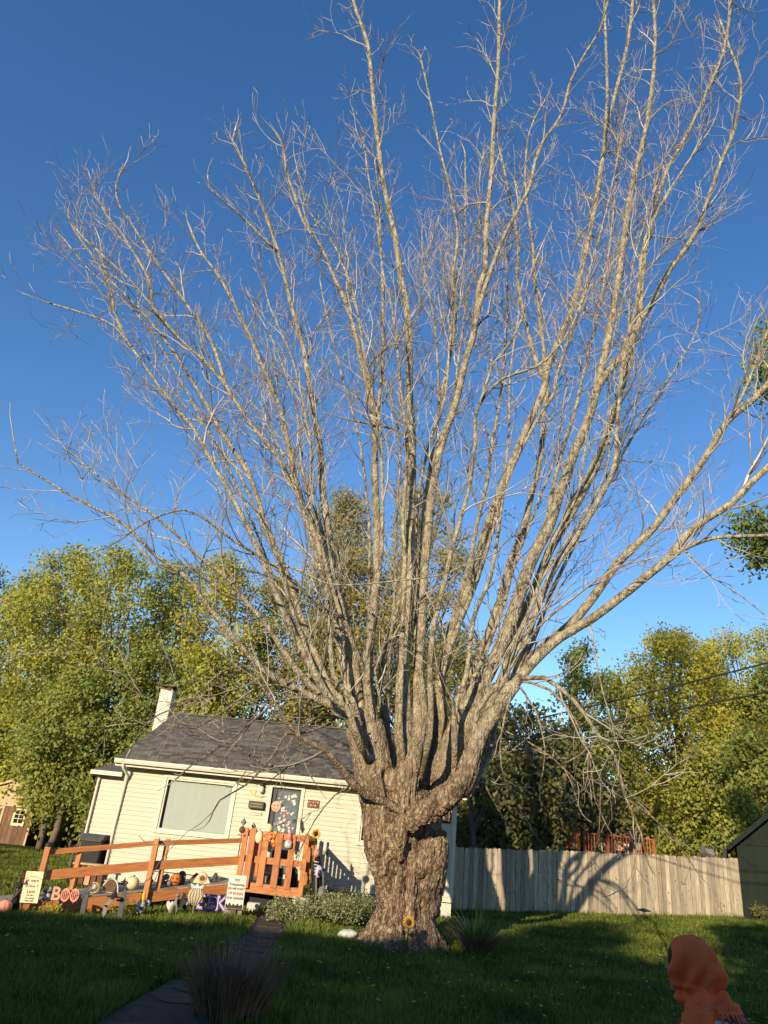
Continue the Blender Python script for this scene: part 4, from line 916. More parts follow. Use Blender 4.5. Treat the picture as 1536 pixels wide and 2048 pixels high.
# ================================================================== grey metal shed on the right
o = empty('metal_shed', (12.02, 24.0, .42), math.radians(-26), 'dark grey green ribbed metal shed at the right end of the fence', 'shed')
W_, H_ = 5.0, 2.12
mb = MB(); mb.prism([(0, 0), (W_, 0), (W_, H_), (W_ / 2, H_ + 2.1), (0, H_)], 0, 6); mb.build('wall', M['metal'], o)
for i in range(int(W_ / .23) + 1):
    mb = MB(); mb.box((i * .23 + .02, -.02, H_ / 2), (.04, .04, H_ - .02)); mb.build('wall_rib', M['metal'], o)
    x = i * .23 + .02; hh = H_ + 2.1 * (1 - abs(x - W_ / 2) / (W_ / 2)) - H_ - .1
    if hh > .1: mb = MB(); mb.box((x, -.02, H_ + .04 + hh / 2), (.04, .04, hh)); mb.build('wall_rib', M['metal'], o)
mb = MB(); mb.box((W_ / 2, -.02, H_ + .01), (W_ + .02, .045, .05)); mb.build('belt_trim', M['metal'], o)
sl_a = 2.1 / (W_ / 2)
for sx in (0, 1):
    x0, x1 = ((-.28, W_ / 2) if sx == 0 else (W_ + .28, W_ / 2)); z0_, z1_ = H_ - .28 * sl_a, H_ + 2.1
    mb = MB(); mb.prism([(x0, z0_ + .01), (x1, z1_ + .01), (x1, z1_ + .10), (x0, z0_ + .10)], -.3, 6.3); mb.build('roof', M['metal'], o)
    mb = MB(); mb.bar((x0, -.31, z0_ + .05), (x1, -.31, z1_ + .05), .13, .02); mb.build('rake_trim', M['metal'], o)
# low dark shrub at the shed foot
def scrub(name, label, cat, c, r, h, n, size, m, yellow=.5, group=None):
    ro = empty(name, c, 0, label, cat, group); lob = [(random.uniform(-r, r), random.uniform(-r, r) * .6, random.uniform(.2, .8) * h, r * .5, r * .5, h * .4) for _ in range(8)]
    V, Fa, t = leaf_cloud(lob, n, size, yellow, zlim=0); link('foliage', npmesh('foliage', V, Fa, t), M[m], ro)
    mb = MB()
    for l in lob: mb.tube([(l[0] * .3, l[1] * .3, -.03), l[:3]], [.012, .004], 4)
    mb.build('stems', M['dry'], ro); return ro
scrub('low_shrub', 'low dark shrub at the foot of the grey metal shed', 'shrub', (12.7, 23.6, .5), .5, .3, 900, .05, 'leafD')

# grey canvas swing behind the fence
o = empty('canvas_swing', at(1432, 1715, 24.9) - Vector((0, 0, 1.6)), 0, 'grey canvas with two pointed peaks slung on a frame behind the fence by the shed', 'canopy')
mb = MB(); P = [(-.42, 0, 2.0), (-.3, -.05, 1.72), (.0, -.12, 1.62), (.24, -.05, 1.7), (.30, 0, 2.02), (.42, .0, 1.66), (.38, .1, 1.35), (-.05, -.15, 1.32), (-.38, .1, 1.42), (-.5, 0, 1.7)]
mb.add([(x, y_, z) for x, y_, z in P] + [(x, y_ + .02, z) for x, y_, z in P], [(0, 1, 9), (1, 2, 7, 8), (1, 8, 9), (2, 3, 6, 7), (3, 4, 5), (3, 5, 6)] + [(10, 19, 11), (11, 18, 17, 12), (11, 19, 18), (12, 17, 16, 13), (13, 15, 14), (13, 16, 15)]); mb.build('canvas', M['grey'], o)
mb = MB(); mb.tube([(-.42, .03, 0), (-.42, .03, 2.0)], .02, 6); mb.tube([(.30, .03, 0), (.30, .03, 2.0)], .02, 6); mb.tube([(-.42, .03, 1.3), (.42, .03, 1.3)], .02, 6); mb.build('frame', M['dark'], o)
o = empty('grey_box', at(1415, 1700, 25.6) - Vector((0, 0, .6)), 0, 'pale grey upright box behind the fence left of the canvas peaks', 'box')
mb = MB(); mb.box((0, 0, .2), (.3, .3, .9)); mb.build('box_body', M['lgrey'], o); mb = MB(); mb.box((0, 0, .67), (.34, .34, .04)); mb.build('lid', M['grey'], o)

# far red deck and cream house
o = empty('red_deck', at(1228, 1694, 28.6) - Vector((0, 0, 1.62)), math.radians(-6), 'orange red wooden deck with railing seen over the fence', 'deck')
o.scale = (.8, .8, .8)
hd = at(1236, 1700, 35).z - (at(1236, 1700, 35).z - 2.0)
mb = MB(); mb.box((.25, 0, 1.62), (3.2, .08, .22)); mb.build('rim_board', M['redwood'], o)
for i in range(12): mb = MB(); mb.box((.25, .1 + i * .15, 1.75), (3.2, .14, .03)); mb.build('deck_board', M['redwood'], o)
for x in (-1.35, -.3, .75, 1.8): mb = MB(); mb.box((x, 0, 1.25), (.1, .1, 2.6)); mb.build('post', M['redwood'], o)
mb = MB(); mb.box((.25, 0, 2.5), (3.2, .1, .05)); mb.build('rail', M['redwood'], o)
for i in range(24): mb = MB(); mb.box((-1.28 + i * .132, 0, 2.12), (.04, .035, .75)); mb.build('baluster', M['redwood'], o)
mb = MB(); 
for i in range(9): mb.box((-2.75 + i * .15, .2, 2.25), (.14, .03, .95))
mb.build('privacy_panel', M['redwood'], o)
o = empty('white_statue', at(1154, 1702, 33) - Vector((0, 0, 1.0)), 0, 'small white post ornament left of the far red deck', 'ornament')
mb = MB(); mb.lathe((0, 0, 0), [(.08, 0), (.07, .8), (.12, .9), (.10, 1.05), (.13, 1.2), (.03, 1.35)], 10); mb.build('figure', M['ghost'], o)
o = empty('cream_shed', at(1232, 1684, 30.6) - Vector((0, 0, 2.0)), 0, 'cream walled building with dark roof far behind the red deck', 'building')
o.scale = (.75, .75, .75)
mb = MB(); mb.box((0, 1, 1.3), (2.6, 2, 3.0)); mb.build('wall', M['creamwall'], o); mb = MB(); mb.prism([(-1.6, 2.8), (1.6, 2.8), (.0, 3.7)], -.2, 2.2); mb.build('roof', M['dkwood'], o)
mb = MB(); mb.box((.2, -.02, 1.9), (.6, .05, .9)); wn = mb.build('window', M['white'], o); mb = MB(); mb.box((.2, -.05, 1.9), (.48, .02, .78)); mb.build('pane', M['darkglass'], wn)

# solar stake before the fence
o = empty('garden_stake', (8.2, 21.9, gz(8.2, 21.9)), 0, 'low dark stake light standing before the fence on sunlit grass', 'garden light')
mb = MB(); mb.tube([(0, 0, -.05), (0, 0, .2)], .012, 6); mb.build('stem', M['dark'], o)
mb = MB(); mb.lathe((0, 0, .2), [(.02, 0), (.20, .03), (.2, .045), (.03, .09)], 10); mb.build('lamp_cap', M['dark'], o)

# ================================================================== brown barn shed at the left
o = empty('barn_shed', (-14.25, 33, 0), math.radians(4), 'small brown plank barn shed with tan trim and white framed window, half hidden by leaves', 'shed')
nb_ = 12; BW = 2.4
for i in range(nb_): mb = MB(); x = -1.55 + (i + .5) * BW / nb_; mb.box((x, 0, .72), (BW / nb_ - .01, .04, 1.44)); mb.build('plank', M['shedwood'], o)
mb = MB(); mb.prism([(-1.55, 1.45), (.88, 1.45), (.6, 1.95), (-.3, 2.35), (-1.3, 2.0)], -.03, .02); mb.build('gable_board', M['shedtrim'], o)
for a, b, wd in [((-1.55, -.04, 1.45), (.88, -.04, 1.45), .07), ((.86, -.04, 0), (.86, -.04, 1.45), .07), ((-.35, -.04, 0), (-.35, -.04, 1.42), .08), ((-1.4, -.04, .7), (-.4, -.04, 1.38), .08), ((-1.4, -.04, .68), (-.4, -.04, .68), .08), ((-1.4, -.04, .05), (-.4, -.04, .62), .08)]:
    mb = MB(); mb.bar(a, b, wd, .03, up=(0, 0, 1) if abs(b[2] - a[2]) < 1.2 else (1, 0, 0)); mb.build('trim_board', M['shedtrim'], o)
mb = MB(); mb.box((.36, -.035, 1.03), (.52, .05, .66)); wn = mb.build('window', M['signcream'], o); mb = MB(); mb.box((.36, -.066, 1.05), (.36, .012, .48)); mb.build('pane', M['darkglass'], wn)
mb = MB(); mb.box((.36, -.08, 1.05), (.025, .015, .48)); mb.box((.36, -.08, .98), (.36, .015, .025)); mb.box((.36, -.08, 1.14), (.36, .015, .025)); mb.build('muntin', M['signcream'], wn)
mb = MB(); mb.box((.88, 2.5, .72), (.05, 5, 1.44)); mb.box((-1.56, 2.5, .72), (.04, 5, 1.44)); mb.build('side_wall', M['shedwood'], o)
mb = MB(); mb.prism([(1.0, 1.4), (.68, 2.05), (-.3, 2.45), (-1.4, 2.05), (-1.7, 1.4), (-1.6, 1.4), (-1.32, 1.98), (-.3, 2.36), (.6, 1.98), (.9, 1.4)], -.15, 5.1); mb.build('roof', M['shedtrim'], o)
# dark board fence in shade right of it
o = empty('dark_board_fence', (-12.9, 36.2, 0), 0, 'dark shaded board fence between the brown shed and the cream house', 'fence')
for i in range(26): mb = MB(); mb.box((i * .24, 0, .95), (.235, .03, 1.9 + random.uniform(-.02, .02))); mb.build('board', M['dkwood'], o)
for i, (dx, h) in enumerate(((0, 1.6), (.22, 1.3))):
    pass
o = empty('bare_sapling', (-11.6, 33.6, 0), 0, 'thin bare crooked sapling before the dark fence left of the house', 'sapling')
mb = MB(); mb.tube([(0, 0, -.05), (.5, 0, .7), (.75, 0, 1.2), (.95, 0, 2.0)], [.03, .025, .02, .01], 6); mb.tube([(.45, .1, 0), (.5, .05, .65), (.45, 0, 1.3)], [.02, .018, .008], 6); mb.build('stem', M['twig'], o)

# ================================================================== yard plants
def blades(root, n, r, h, w_, m, name='leaf', lean=.5, jitter=.3, stuff=False, bend=.5, tintr=(0, 1)):
    mb = MB(); 
    for i in range(n):
        a = random.random() * 2 * PI; rr = r * random.random() ** .6; b = Vector((math.cos(a), math.sin(a), 0)); s = Vector((-b.y, b.x, 0)); hh = h * random.uniform(1 - jitter, 1); ln = lean * random.uniform(.2, 1)
        p0 = b * rr * .35; pts = []
        for k in range(5):
            f = k / 4; pts.append(p0 + b * (ln * hh * (f + bend * f * f)) + Vector((0, 0, hh * (f - bend * .55 * ln * f * f))))
        P = []
        for k, p in enumerate(pts): ww = w_ * (1 - (k / 4) ** 1.6) * .5; P += [p - s * ww, p + s * ww]
        if stuff: mb.add(P, [(2 * k, 2 * k + 1, 2 * k + 3, 2 * k + 2) for k in range(4)], t=random.uniform(*tintr))
        else: q = MB(); q.add(P, [(2 * k, 2 * k + 1, 2 * k + 3, 2 * k + 2) for k in range(4)], t=random.uniform(*tintr)); q.build(name, m, root)
    if stuff: return tag(mb.build(name, m, root), kind='stuff')
M['yucca'] = mat('yucca_leaf', (.22, .27, .08), (.10, .14, .04), rough=.5, tint=.3, transl=.15)
M['mumleaf'] = leafmat('aster_leaf', [(.05, .08, .02), (.12, .15, .04), (.26, .27, .10), (.45, .44, .28)], .3)
p = Vector((2.35, 14.0, 0)); o = empty('yucca_plant', p, 0, 'spiky yucca like plant with upright sword leaves right of the tree trunk', 'plant')
blades(o, 60, .35, .85, .045, M['yucca'], lean=.9, bend=.6)
blades(o, 12, .12, 1.0, .06, M['yucca'], lean=.15, bend=.1)
blades(o, 260, .6, .55, .018, M['dry'], 'old_leaves', lean=1.2, stuff=True)
p = Vector((-.95, 7.9, 0)); o = empty('dry_grass_clump', p, 0, 'tall dry brown grass clump in the shaded foreground beside the path', 'plant')
o.location.z = -.03
blades(o, 1300, .85, .74, .013, M['dry'], 'stalks', lean=.55, stuff=True, bend=.5, jitter=.65)
GB = 'leafy flower shrubs beside the porch'
for i, (px, py, Y, r, h, n, lab) in enumerate([(590, 1846, 15.9, .42, .36, 3600, 'low white flecked shrub in front of the porch post'), (655, 1842, 16.3, .5, .42, 4600, 'sunlit leafy shrub directly below the hanging ghost'),
        (700, 1835, 17.2, .5, .48, 4600, 'tallest sunlit leafy shrub beside the house wall'), (735, 1830, 17.6, .4, .4, 2600, 'leafy shrub touching the left side of the big trunk')]):
    g = at(px, py, Y); c = Vector((g.x, Y, gz(g.x, Y)))
    ro = empty('flower_shrub', c, 0, lab, 'shrub', GB); lob = [(random.uniform(-r, r), random.uniform(-r, r) * .8, random.uniform(.15, .75) * h, r * .4, r * .4, h * .4) for _ in range(12)]
    V, Fa, t = leaf_cloud(lob, n, .045, .52, zlim=0); link('foliage', npmesh('foliage', V, Fa, t), M['mumleaf'], ro)
    blades(ro, 120, r, h * 1.05, .012, M['mumleaf'], 'stems', lean=.7, stuff=True)
for px, py, Y, lab in [(90, 1830, 14.8, 'yellow brown clump of mums at the low ramp end'), (255, 1826, 15.4, 'small bright green weed clump under the ramp'), (460, 1790, 16.6, 'dark green weed clump behind the warning sign post')]:
    g = at(px, py, Y); scrub('weed_clump', lab, 'plant', (g.x, Y, gz(g.x, Y)), .2, .22, 500, .035, 'leafA' if 'green' in lab else 'leafC', .5)
# crumpled white bag by the roots
o = empty('white_bag', at(697, 1862, 14.35) * 1, .4, 'crumpled white plastic bag lying on the grass left of the tree roots', 'bag'); o.location.z = gz(o.location.x, 14.35) + .02
mb = MB(); mb.ball((0, 0, .03), (.2, .13, .07), 18, 10, fn=lambda a, b: 1 + .35 * noise.noise(Vector((math.cos(a) * 2, math.sin(a) * 2, b * 3)))); me = mb.mesh('bag')
displace(me, lambda c: .03 * noise.noise(Vector(c) * 22)); link('bag', me, M['ghost'], o)

# ================================================================== sunflower things
def sunflower(c, stemh, r, label, rz=0, lean=0):
    o = empty('sunflower', c, rz, label, 'sunflower')
    mb = MB(); mb.tube([(0, .02, 0), (lean * .5, .02, stemh * .5), (lean, .01, stemh)], .012, 6); mb.build('stem', M['green'], o)
    mb = MB(); mb.ball((lean, 0, stemh), (r * .45, .03, r * .45), 14, 8); mb.build('seed_head', M['brown'], o)
    for k in range(16):
        g = 2 * PI * k / 16; d = Vector((math.cos(g), 0, math.sin(g))); s = Vector((-d.z, 0, d.x)); c_ = Vector((lean, 0, stemh)); q = MB()
        P = [c_ + d * r * .38 - s * r * .08, c_ + d * r * .7 - s * r * .14 + Vector((0, -.02, 0)), c_ + d * r * 1.02 + Vector((0, .012, 0)), c_ + d * r * .7 + s * r * .14 + Vector((0, -.02, 0)), c_ + d * r * .38 + s * r * .08]
        q.add(P, [(0, 1, 2, 3, 4)]); q.build('petal', M['yellow'], o)
    for k, zf in enumerate((.35, .6)):
        q = MB(); sx = 1 if k else -1; q.add([(0, 0, stemh * zf), (sx * .06, -.03, stemh * zf + .05), (sx * .14, -.02, stemh * zf), (sx * .06, .01, stemh * zf - .04)], [(0, 1, 2, 3)]); q.build('leaf', M['green'], o)
    return o
g = at(818, 1845, 13.1); sunflower((g.x, 13.1, g.z - .42), .42, .105, 'yellow sunflower with dark centre at the foot of the big trunk', .1)
g = at(632, 1668, 17.45); sunflower((g.x, 17.4, g.z - 1.6), 1.6, .115, 'sunflower on tall stem beside the right porch corner post', .1)

# ================================================================== halloween yard decorations
def base(px, py, Y, name, label, cat, group=None, rz=0, ground=True, dz=0):
    p = at(px, py, Y)
    return empty(name, (p.x, Y, (gz(p.x, Y) if ground else p.z) + dz), rz, label, cat, group)
def pumpkin(o, c, r, m='orange', sq=.85, ribs=9, name='pumpkin_body'):
    mb = MB(); mb.ball(c, (r, r, r * sq), 27, 10, fn=lambda a, b: 1 - .13 * abs(math.sin(a * ribs / 2)) ** .5 * 1.0); mb.build(name, M[m], o)
    mb = MB(); mb.tube([(c[0], c[1], c[2] + r * sq * .8), (c[0] + r * .1, c[1], c[2] + r * sq * 1.15)], [r * .14, r * .1], 6); mb.build('stem', M['green'], o)
def ghost(o, h, r, m='ghost', c=(0, 0, 0), eyes=True):
    mb = MB(); mb.lathe(c, [(r * 1.15, 0), (r * .95, h * .15), (r * .85, h * .55), (r * .9, h * .72), (r * .7, h * .9), (r * .3, h * .985), (.002, h)], 14); b = mb.build('cloth', M[m], o)
    if eyes:
        mb = MB(); 
        for s in (-1, 1): mb.ball((c[0] + s * r * .32, c[1] - r * .82, c[2] + h * .76), (r * .14, r * .1, r * .2), 8, 5)
        mb.build('eyes', M['black'], o)
def stake(o, h, m='dark', r=.01): mb = MB(); mb.tube([(0, .01, -.1), (0, .01, h)], r, 6); return mb.build('stake', M[m], o)
# cream witch sign
o = base(52, 1830, 14.7, 'witch_sign', 'tall cream sign with witch lettering on black stake by ramp end', 'sign', rz=-.15)
sw, sh = .33, .50; top = at(64, 1742, 14.7).z - .05 - o.location.z; o.rotation_euler = (0, math.radians(-3), -.12)
mb = MB(); mb.box((0, 0, top - sh / 2 + .05), (sw, .02, sh)); bo = mb.build('sign_board', M['signcream'], o)
for i, (tx, s_, zz) in enumerate([("A witch", .07, .30), ("pOtion Y", .065, .215), ("Lane", .08, .13), ("little wishes", .028, .07), ("I are always", .04, .025), ("WELCOME", .035, -.02)]):
    text(tx, s_, M['ink'], bo, (0, -.011, top - sh + .10 + zz), depth=.002, bold=.001)
mb = MB(); mb.tube([(-.17 + .34 * k / 10, -.012, top - .03 - .05 + .05 * math.sin(PI * k / 10)) for k in range(11)], .004, 4); mb.prism([(-.17, top - .17), (-.08, top - .17), (-.12, top - .07)], -.014, -.010); mb.build('witch_hat_print', M['ink'], bo)
mb = MB(); mb.tube([(-.11, .02, -.1), (-.13, .02, top - sh + .1)], .018, 6); mb.build('stake', M['black'], o)
# maroon mums behind it
o = base(62, 1768, 15.7, 'maroon_mums', 'round dark maroon flowering mum behind the cream witch sign', 'plant', ground=False, dz=-.1)
lob = [(random.uniform(-.2, .2), random.uniform(-.1, .1), random.uniform(-.1, .25), .14, .12, .12) for _ in range(8)]; V, Fa, t = leaf_cloud(lob, 1100, .035, .5); link('flowers', npmesh('flowers', V, Fa, t), M['maroon'], o)
mb = MB(); mb.lathe((0, 0, -.62), [(.13, 0), (.18, .45), (.2, .48)], 12); mb.build('pot', M['black'], o)
# BOO letters
o = base(123, 1822, 14.9, 'boo_letters', 'pinkish orange BOO yard letters, the two Os shaped like pumpkins', 'letter sign', rz=.05)
zc = at(130, 1790, 14.9).z - o.location.z
l = text('B', .30, M['pink'], o, (-.17, 0, zc - .0), rot=(PI / 2, 0, 0), depth=.012, bold=.004)
for k, x in enumerate((0, .165)):
    mb = MB(); mb.tube([(x + .07 * math.cos(g), 0, zc + .10 * math.sin(g) + .01 * k) for g in np.linspace(0, 2 * PI, 17)], .014, 6); mb.tube([(x + .035 * math.cos(g), 0, zc + .10 * math.sin(g)) for g in np.linspace(0, 2 * PI, 17)], .009, 5); mb.tube([(x, 0, zc - .12), (x, 0, zc + .12)], .009, 5); mb.build('letter_o', M['pink'], o)
    mb = MB(); mb.tube([(x, 0, zc + .12), (x + .03, 0, zc + .17)], .014, 5); mb.build('stem', M['green'], o)
for x in (-.2, .1): mb = MB(); mb.tube([(x, .01, -.1), (x, .01, zc - .1)], .008, 5); mb.build('stake', M['dark'], o)
# purple EEK
o = base(418, 1832, 16.2, 'eek_letters', 'purple and lilac EEK yard letters hanging low before the ramp', 'letter sign', rz=.0)
zc = at(418, 1806, 16.2).z - o.location.z
for x, ch in ((-.2, 'E'), (.0, 'E'), (.2, 'K')):
    l = text(ch, .38, M['purple'], o, (x, 0, zc), depth=.02, bold=.012); l2 = text(ch, .34, M['lilac'], o, (x, -.022, zc), depth=.004, bold=-.004)
    mb = MB(); mb.ball((x - .05, -.03, zc + .12), .028, 8, 6); mb.build('bead', M['ghost'], o)
for x in (-.2, .2): mb = MB(); mb.tube([(x, .01, -.1), (x, .01, zc - .1)], .008, 5); mb.build('stake', M['dark'], o)
# warning sign
o = base(462, 1848, 15.55, 'warning_sign', 'white warning sign with black and red lettering on a short brown post by the path', 'sign')
o.location.z = at(462, 1848, 15.55).z; zc = at(459, 1783, 15.45).z - o.location.z
mb = MB(); mb.box((0, .05, (zc - .1) / 2 - .1), (.1, .09, zc + .1)); mb.build('post', M['brown'], o)
mb = MB(); mb.box((0, 0, 0), (.34, .02, .57)); bo = mb.build('sign_board', M['signwhite'], o, (0, -.02, zc)); bo.rotation_euler = (0, math.radians(-1), 0)
for tx, s_, zz, mm in [("NO", .06, .2, 'ink'), ("Trespassing", .062, .125, 'ink'), ("OR WE START", .05, .05, 'ink'), ("UP BONES", .062, -.03, 'redink'), ("FOR DINNER", .055, -.11, 'ink')]: text(tx, s_, M[mm], bo, (0, -.0125, zz), depth=.002, bold=.001)
mb = MB(); mb.prism([(-.16, -.28), (.16, -.28), (.16, -.22), (.13, -.2), (.1, -.235), (.06, -.19), (.03, -.23), (-.02, -.2), (-.05, -.235), (-.09, -.18), (-.12, -.23), (-.16, -.2)], -.014, -.010); mb.build('graveyard_print', M['ink'], bo)
mb = MB(); mb.box((-.02, .1, -.16), (.34, .02, .5)); mb.build('back_board', M['lgrey'], bo)
# stake figures in front of the ramp
o = base(165, 1828, 14.9, 'crooked_grave_marker', 'dark grey crooked wooden marker with crossbar right of the BOO letters', 'grave marker'); 
mb = MB(); mb.bar((0, 0, -.1), (-.02, 0, .52), .11, .03, up=(1, 0, 0)); mb.build('upright', M['grey'], o); mb = MB(); mb.bar((-.17, -.02, .5), (.18, -.02, .62), .05, .025); mb.bar((-.1, -.02, .42), (.05, -.02, .74), .04, .02); mb.build('crossbar', M['grey'], o)
o = base(207, 1828, 14.9, 'witch_stake', 'greenish grey witch stake with bent body and wide dark hat', 'yard figure')
mb = MB(); mb.bar((0, 0, -.1), (.02, 0, .3), .09, .03, up=(1, 0, 0)); mb.bar((.0, 0, .27), (.14, 0, .46), .08, .03); mb.build('figure_body', M['lgrey'], o)
mb = MB(); mb.lathe((.15, 0, .47), [(.17, 0), (.165, .012), (.07, .03), (.045, .10), (.0, .2)], 12); mb.build('hat', M['dark'], o)
o = base(240, 1826, 15.0, 'pointed_picket', 'dark grey pointed picket stake with short crossbar', 'grave marker')
mb = MB(); mb.prism([(-.06, -.1), (.06, -.1), (.06, .52), (0, .66), (-.06, .52)], -.015, .015); mb.build('upright', M['grey'], o); mb = MB(); mb.bar((-.13, -.025, .38), (.13, -.025, .42), .05, .02); mb.build('crossbar', M['grey'], o)
# pieces on the ramp edge
def on_ramp(px, py, f_off=.15):
    """point standing on the ramp surface for a base pixel"""
    best = None
    for k in range(0, 200):
        f = k / 199; q = A.lerp(RL, f) + nb * f_off; c = ROT.T @ (np.array(q) - np.array([0, 0, EYE])); x = 768 + F * c[0] / -c[2]
        if best is None or abs(x - px) < best[0]: best = (abs(x - px), q)
    return best[1]
def ramp_obj(px, name, label, cat, off=.15, rz=0, group=None):
    o = empty(name, on_ramp(px, 0, off), rz, label, cat, group); o.scale = (.82, .82, .82); return o
o = ramp_obj(92, 'ghost_figure', 'small white ghost with green scarf just right of the cream witch sign', 'yard figure', .05); ghost(o, .27, .09); mb = MB(); mb.lathe((0, 0, .13), [(.1, 0), (.105, .03), (.09, .05)], 10); mb.build('scarf', M['green'], o)
o = ramp_obj(184, 'pumpkin_wreath', 'round pumpkin shaped wire wreath leaning on ramp edge', 'wreath', .08)
mb = MB()
for a_ in (.13, .09, .045): mb.tube([(a_ * math.cos(g), 0, .14 + .115 * math.sin(g)) for g in np.linspace(0, 2 * PI, 17)], .012, 5)
mb.build('hoop', M['gold'], o); mb = MB(); mb.ball((0, .01, .14), (.04, .02, .08), 10, 6); mb.build('centre', M['lilac'], o)
o = ramp_obj(218, 'arched_tombstone', 'tan and grey arched tombstone with pale rim, left of the black lantern', 'tombstone', .12)
ar = [(.17 * math.cos(g), .02 + .27 * math.sin(g)) for g in np.linspace(0, PI, 13)]; ar2 = [(.21 * math.cos(g), .0 + .32 * math.sin(g)) for g in np.linspace(0, PI, 13)]
mb = MB(); mb.prism(ar, -.05, -.02); mb.build('panel', M['brown'], o); mb = MB(); mb.prism(ar2, -.02, .05); mb.build('slab', M['signwhite'], o)
o = ramp_obj(244, 'witch_lamp', 'small dark witch silhouette lamp with wide hat on pale base', 'yard figure', .1)
mb = MB(); mb.lathe((0, 0, 0), [(.08, 0), (.02, .04), (.02, .18), (.03, .2)], 10); mb.build('body', M['dark'], o); mb = MB(); mb.lathe((0, 0, .2), [(.09, 0), (.085, .012), (.03, .03), (0, .12)], 10); mb.build('hat', M['dark'], o)
o = ramp_obj(262, 'ribbed_pumpkin', 'cream ribbed pumpkin lantern on the ramp, left of the near post', 'pumpkin', .15); pumpkin(o, (0, 0, .16), .17, 'signcream', .9, 12)
o = ramp_obj(297, 'black_lantern', 'black domed lantern with white face right of the near ramp post', 'lantern', .15)
mb = MB(); mb.lathe((0, 0, 0), [(.08, 0), (.08, .03), (.07, .04)], 8); mb.lathe((0, 0, .16), [(.1, 0), (.09, .03), (.03, .09), (.01, .13)], 8)
for g in range(4): mb.bar((.065 * math.cos(g * PI / 2 + .78), .065 * math.sin(g * PI / 2 + .78), .03), (.065 * math.cos(g * PI / 2 + .78), .065 * math.sin(g * PI / 2 + .78), .17), .015, .015, up=(1, 0, 0))
mb.build('frame', M['black'], o); mb = MB(); mb.lathe((0, 0, .04), [(.05, 0), (.05, .12)], 10); mb.build('white_globe', M['ghost'], o)
o = ramp_obj(328, 'pale_pumpkin_pile', 'heap of pale green white gourds beside an orange pumpkin on the ramp', 'gourds', .2)
for x, z, r in ((-.1, .1, .1), (.08, .09, .09), (0, .22, .09)): pumpkin(o, (x, 0, z), r, 'lgrey', .8, 9, 'gourd')
o = ramp_obj(348, 'orange_pumpkin', 'bright orange pumpkin with carved face on upper ramp', 'pumpkin', .18); pumpkin(o, (0, 0, .15), .14, 'orange', 1.0)
mb = MB(); mb.box((-.05, -.135, .18), (.03, .02, .03)); mb.box((.05, -.135, .18), (.03, .02, .03)); mb.box((0, -.14, .1), (.1, .02, .02)); mb.build('carved_face', M['ink'], o)
o = ramp_obj(361, 'grey_tombstone', 'plain grey rounded tombstone just right of the orange pumpkin', 'tombstone', .3)
mb = MB(); mb.prism([(-.1, 0), (.1, 0), (.1, .2)] + [(.1 * math.cos(g), .2 + .12 * math.sin(g)) for g in np.linspace(.3, PI - .3, 7)] + [(-.1, .2)], -.04, .04); mb.build('slab', M['grey'], o)
o = ramp_obj(404, 'pumpkin_mound', 'peaked tan doormat like mound with dark pumpkin opening high on the ramp', 'decoration', .2)
mb = MB(); mb.prism([(-.22, 0), (.24, 0), (.16, .12), (.06, .24), (-.03, .26), (-.14, .16)], -.06, .08); mb.build('mound', M['signcream'], o)
mb = MB(); mb.tube([(.02 + .09 * math.cos(g), -.07, .11 + .075 * math.sin(g)) for g in np.linspace(0, 2 * PI, 15)], .022, 6); mb.build('ring', M['pink'], o); mb = MB(); mb.ball((.02, -.065, .11), (.075, .02, .06), 12, 6); mb.build('hollow', M['brown'], o)
mb = MB(); mb.prism([(-.34, 0), (-.16, 0), (-.12, .2), (-.2, .22), (-.3, .1)], .02, .1); mb.build('backing', M['brown'], o)
o = ramp_obj(429, 'grey_urn', 'small grey urn standing where ramp meets porch', 'urn', .2); mb = MB(); mb.lathe((0, 0, 0), [(.07, 0), (.04, .05), (.055, .09), (.07, .14), (.04, .2), (0, .22)], 12); mb.build('urn_body', M['grey'], o)
# lower pieces
o = base(278, 1828, 15.5, 'jar_ghost', 'pale blue jar shaped ghost with dark eye under a yellow pointed hat', 'yard figure'); mb = MB(); mb.lathe((0, 0, .08), [(.08, 0), (.10, .03), (.10, .2), (.08, .24), (.03, .26)], 14); mb.build('jar', M['ghost'], o)
mb = MB(); mb.ball((.045, -.09, .17), (.028, .02, .035), 8, 6); mb.build('eye', M['black'], o); mb = MB(); mb.lathe((.02, 0, .33), [(.075, 0), (.06, .05), (.03, .15), (0, .2)], 8); mb.build('hat', M['yellow'], o); stake(o, .4); mb = MB(); mb.box((0, 0, .02), (.25, .14, .1)); mb.build('plinth', M['brown'], o)
o = base(292, 1818, 15.6, 'eyeball_ornament', 'white eyeball ornament just right of the jar ghost', 'ornament'); h_ = at(292, 1806, 15.6).z - o.location.z; mb = MB(); mb.ball((0, 0, h_), .062, 12, 8); mb.build('eyeball', M['ghost'], o); mb = MB(); mb.ball((.012, -.05, h_), (.025, .018, .025), 8, 6); mb.build('pupil', M['black'], o); stake(o, h_)
o = base(336, 1830, 15.8, 'heart_ghost', 'small white heart shaped ghost hanging in the dark under the ramp', 'ornament'); h_ = at(336, 1810, 15.8).z - o.location.z
mb = MB(); mb.prism([(0, h_ - .11), (.07, h_ - .0), (.065, h_ + .06), (.03, h_ + .075), (0, h_ + .04), (-.03, h_ + .075), (-.065, h_ + .06), (-.07, h_)], -.015, .015); mb.build('heart', M['ghost'], o); stake(o, h_, 'dark', .006)
o = base(346, 1830, 15.7, 'skeleton_dog', 'sitting tan skeleton dog figure under the ramp', 'yard figure')
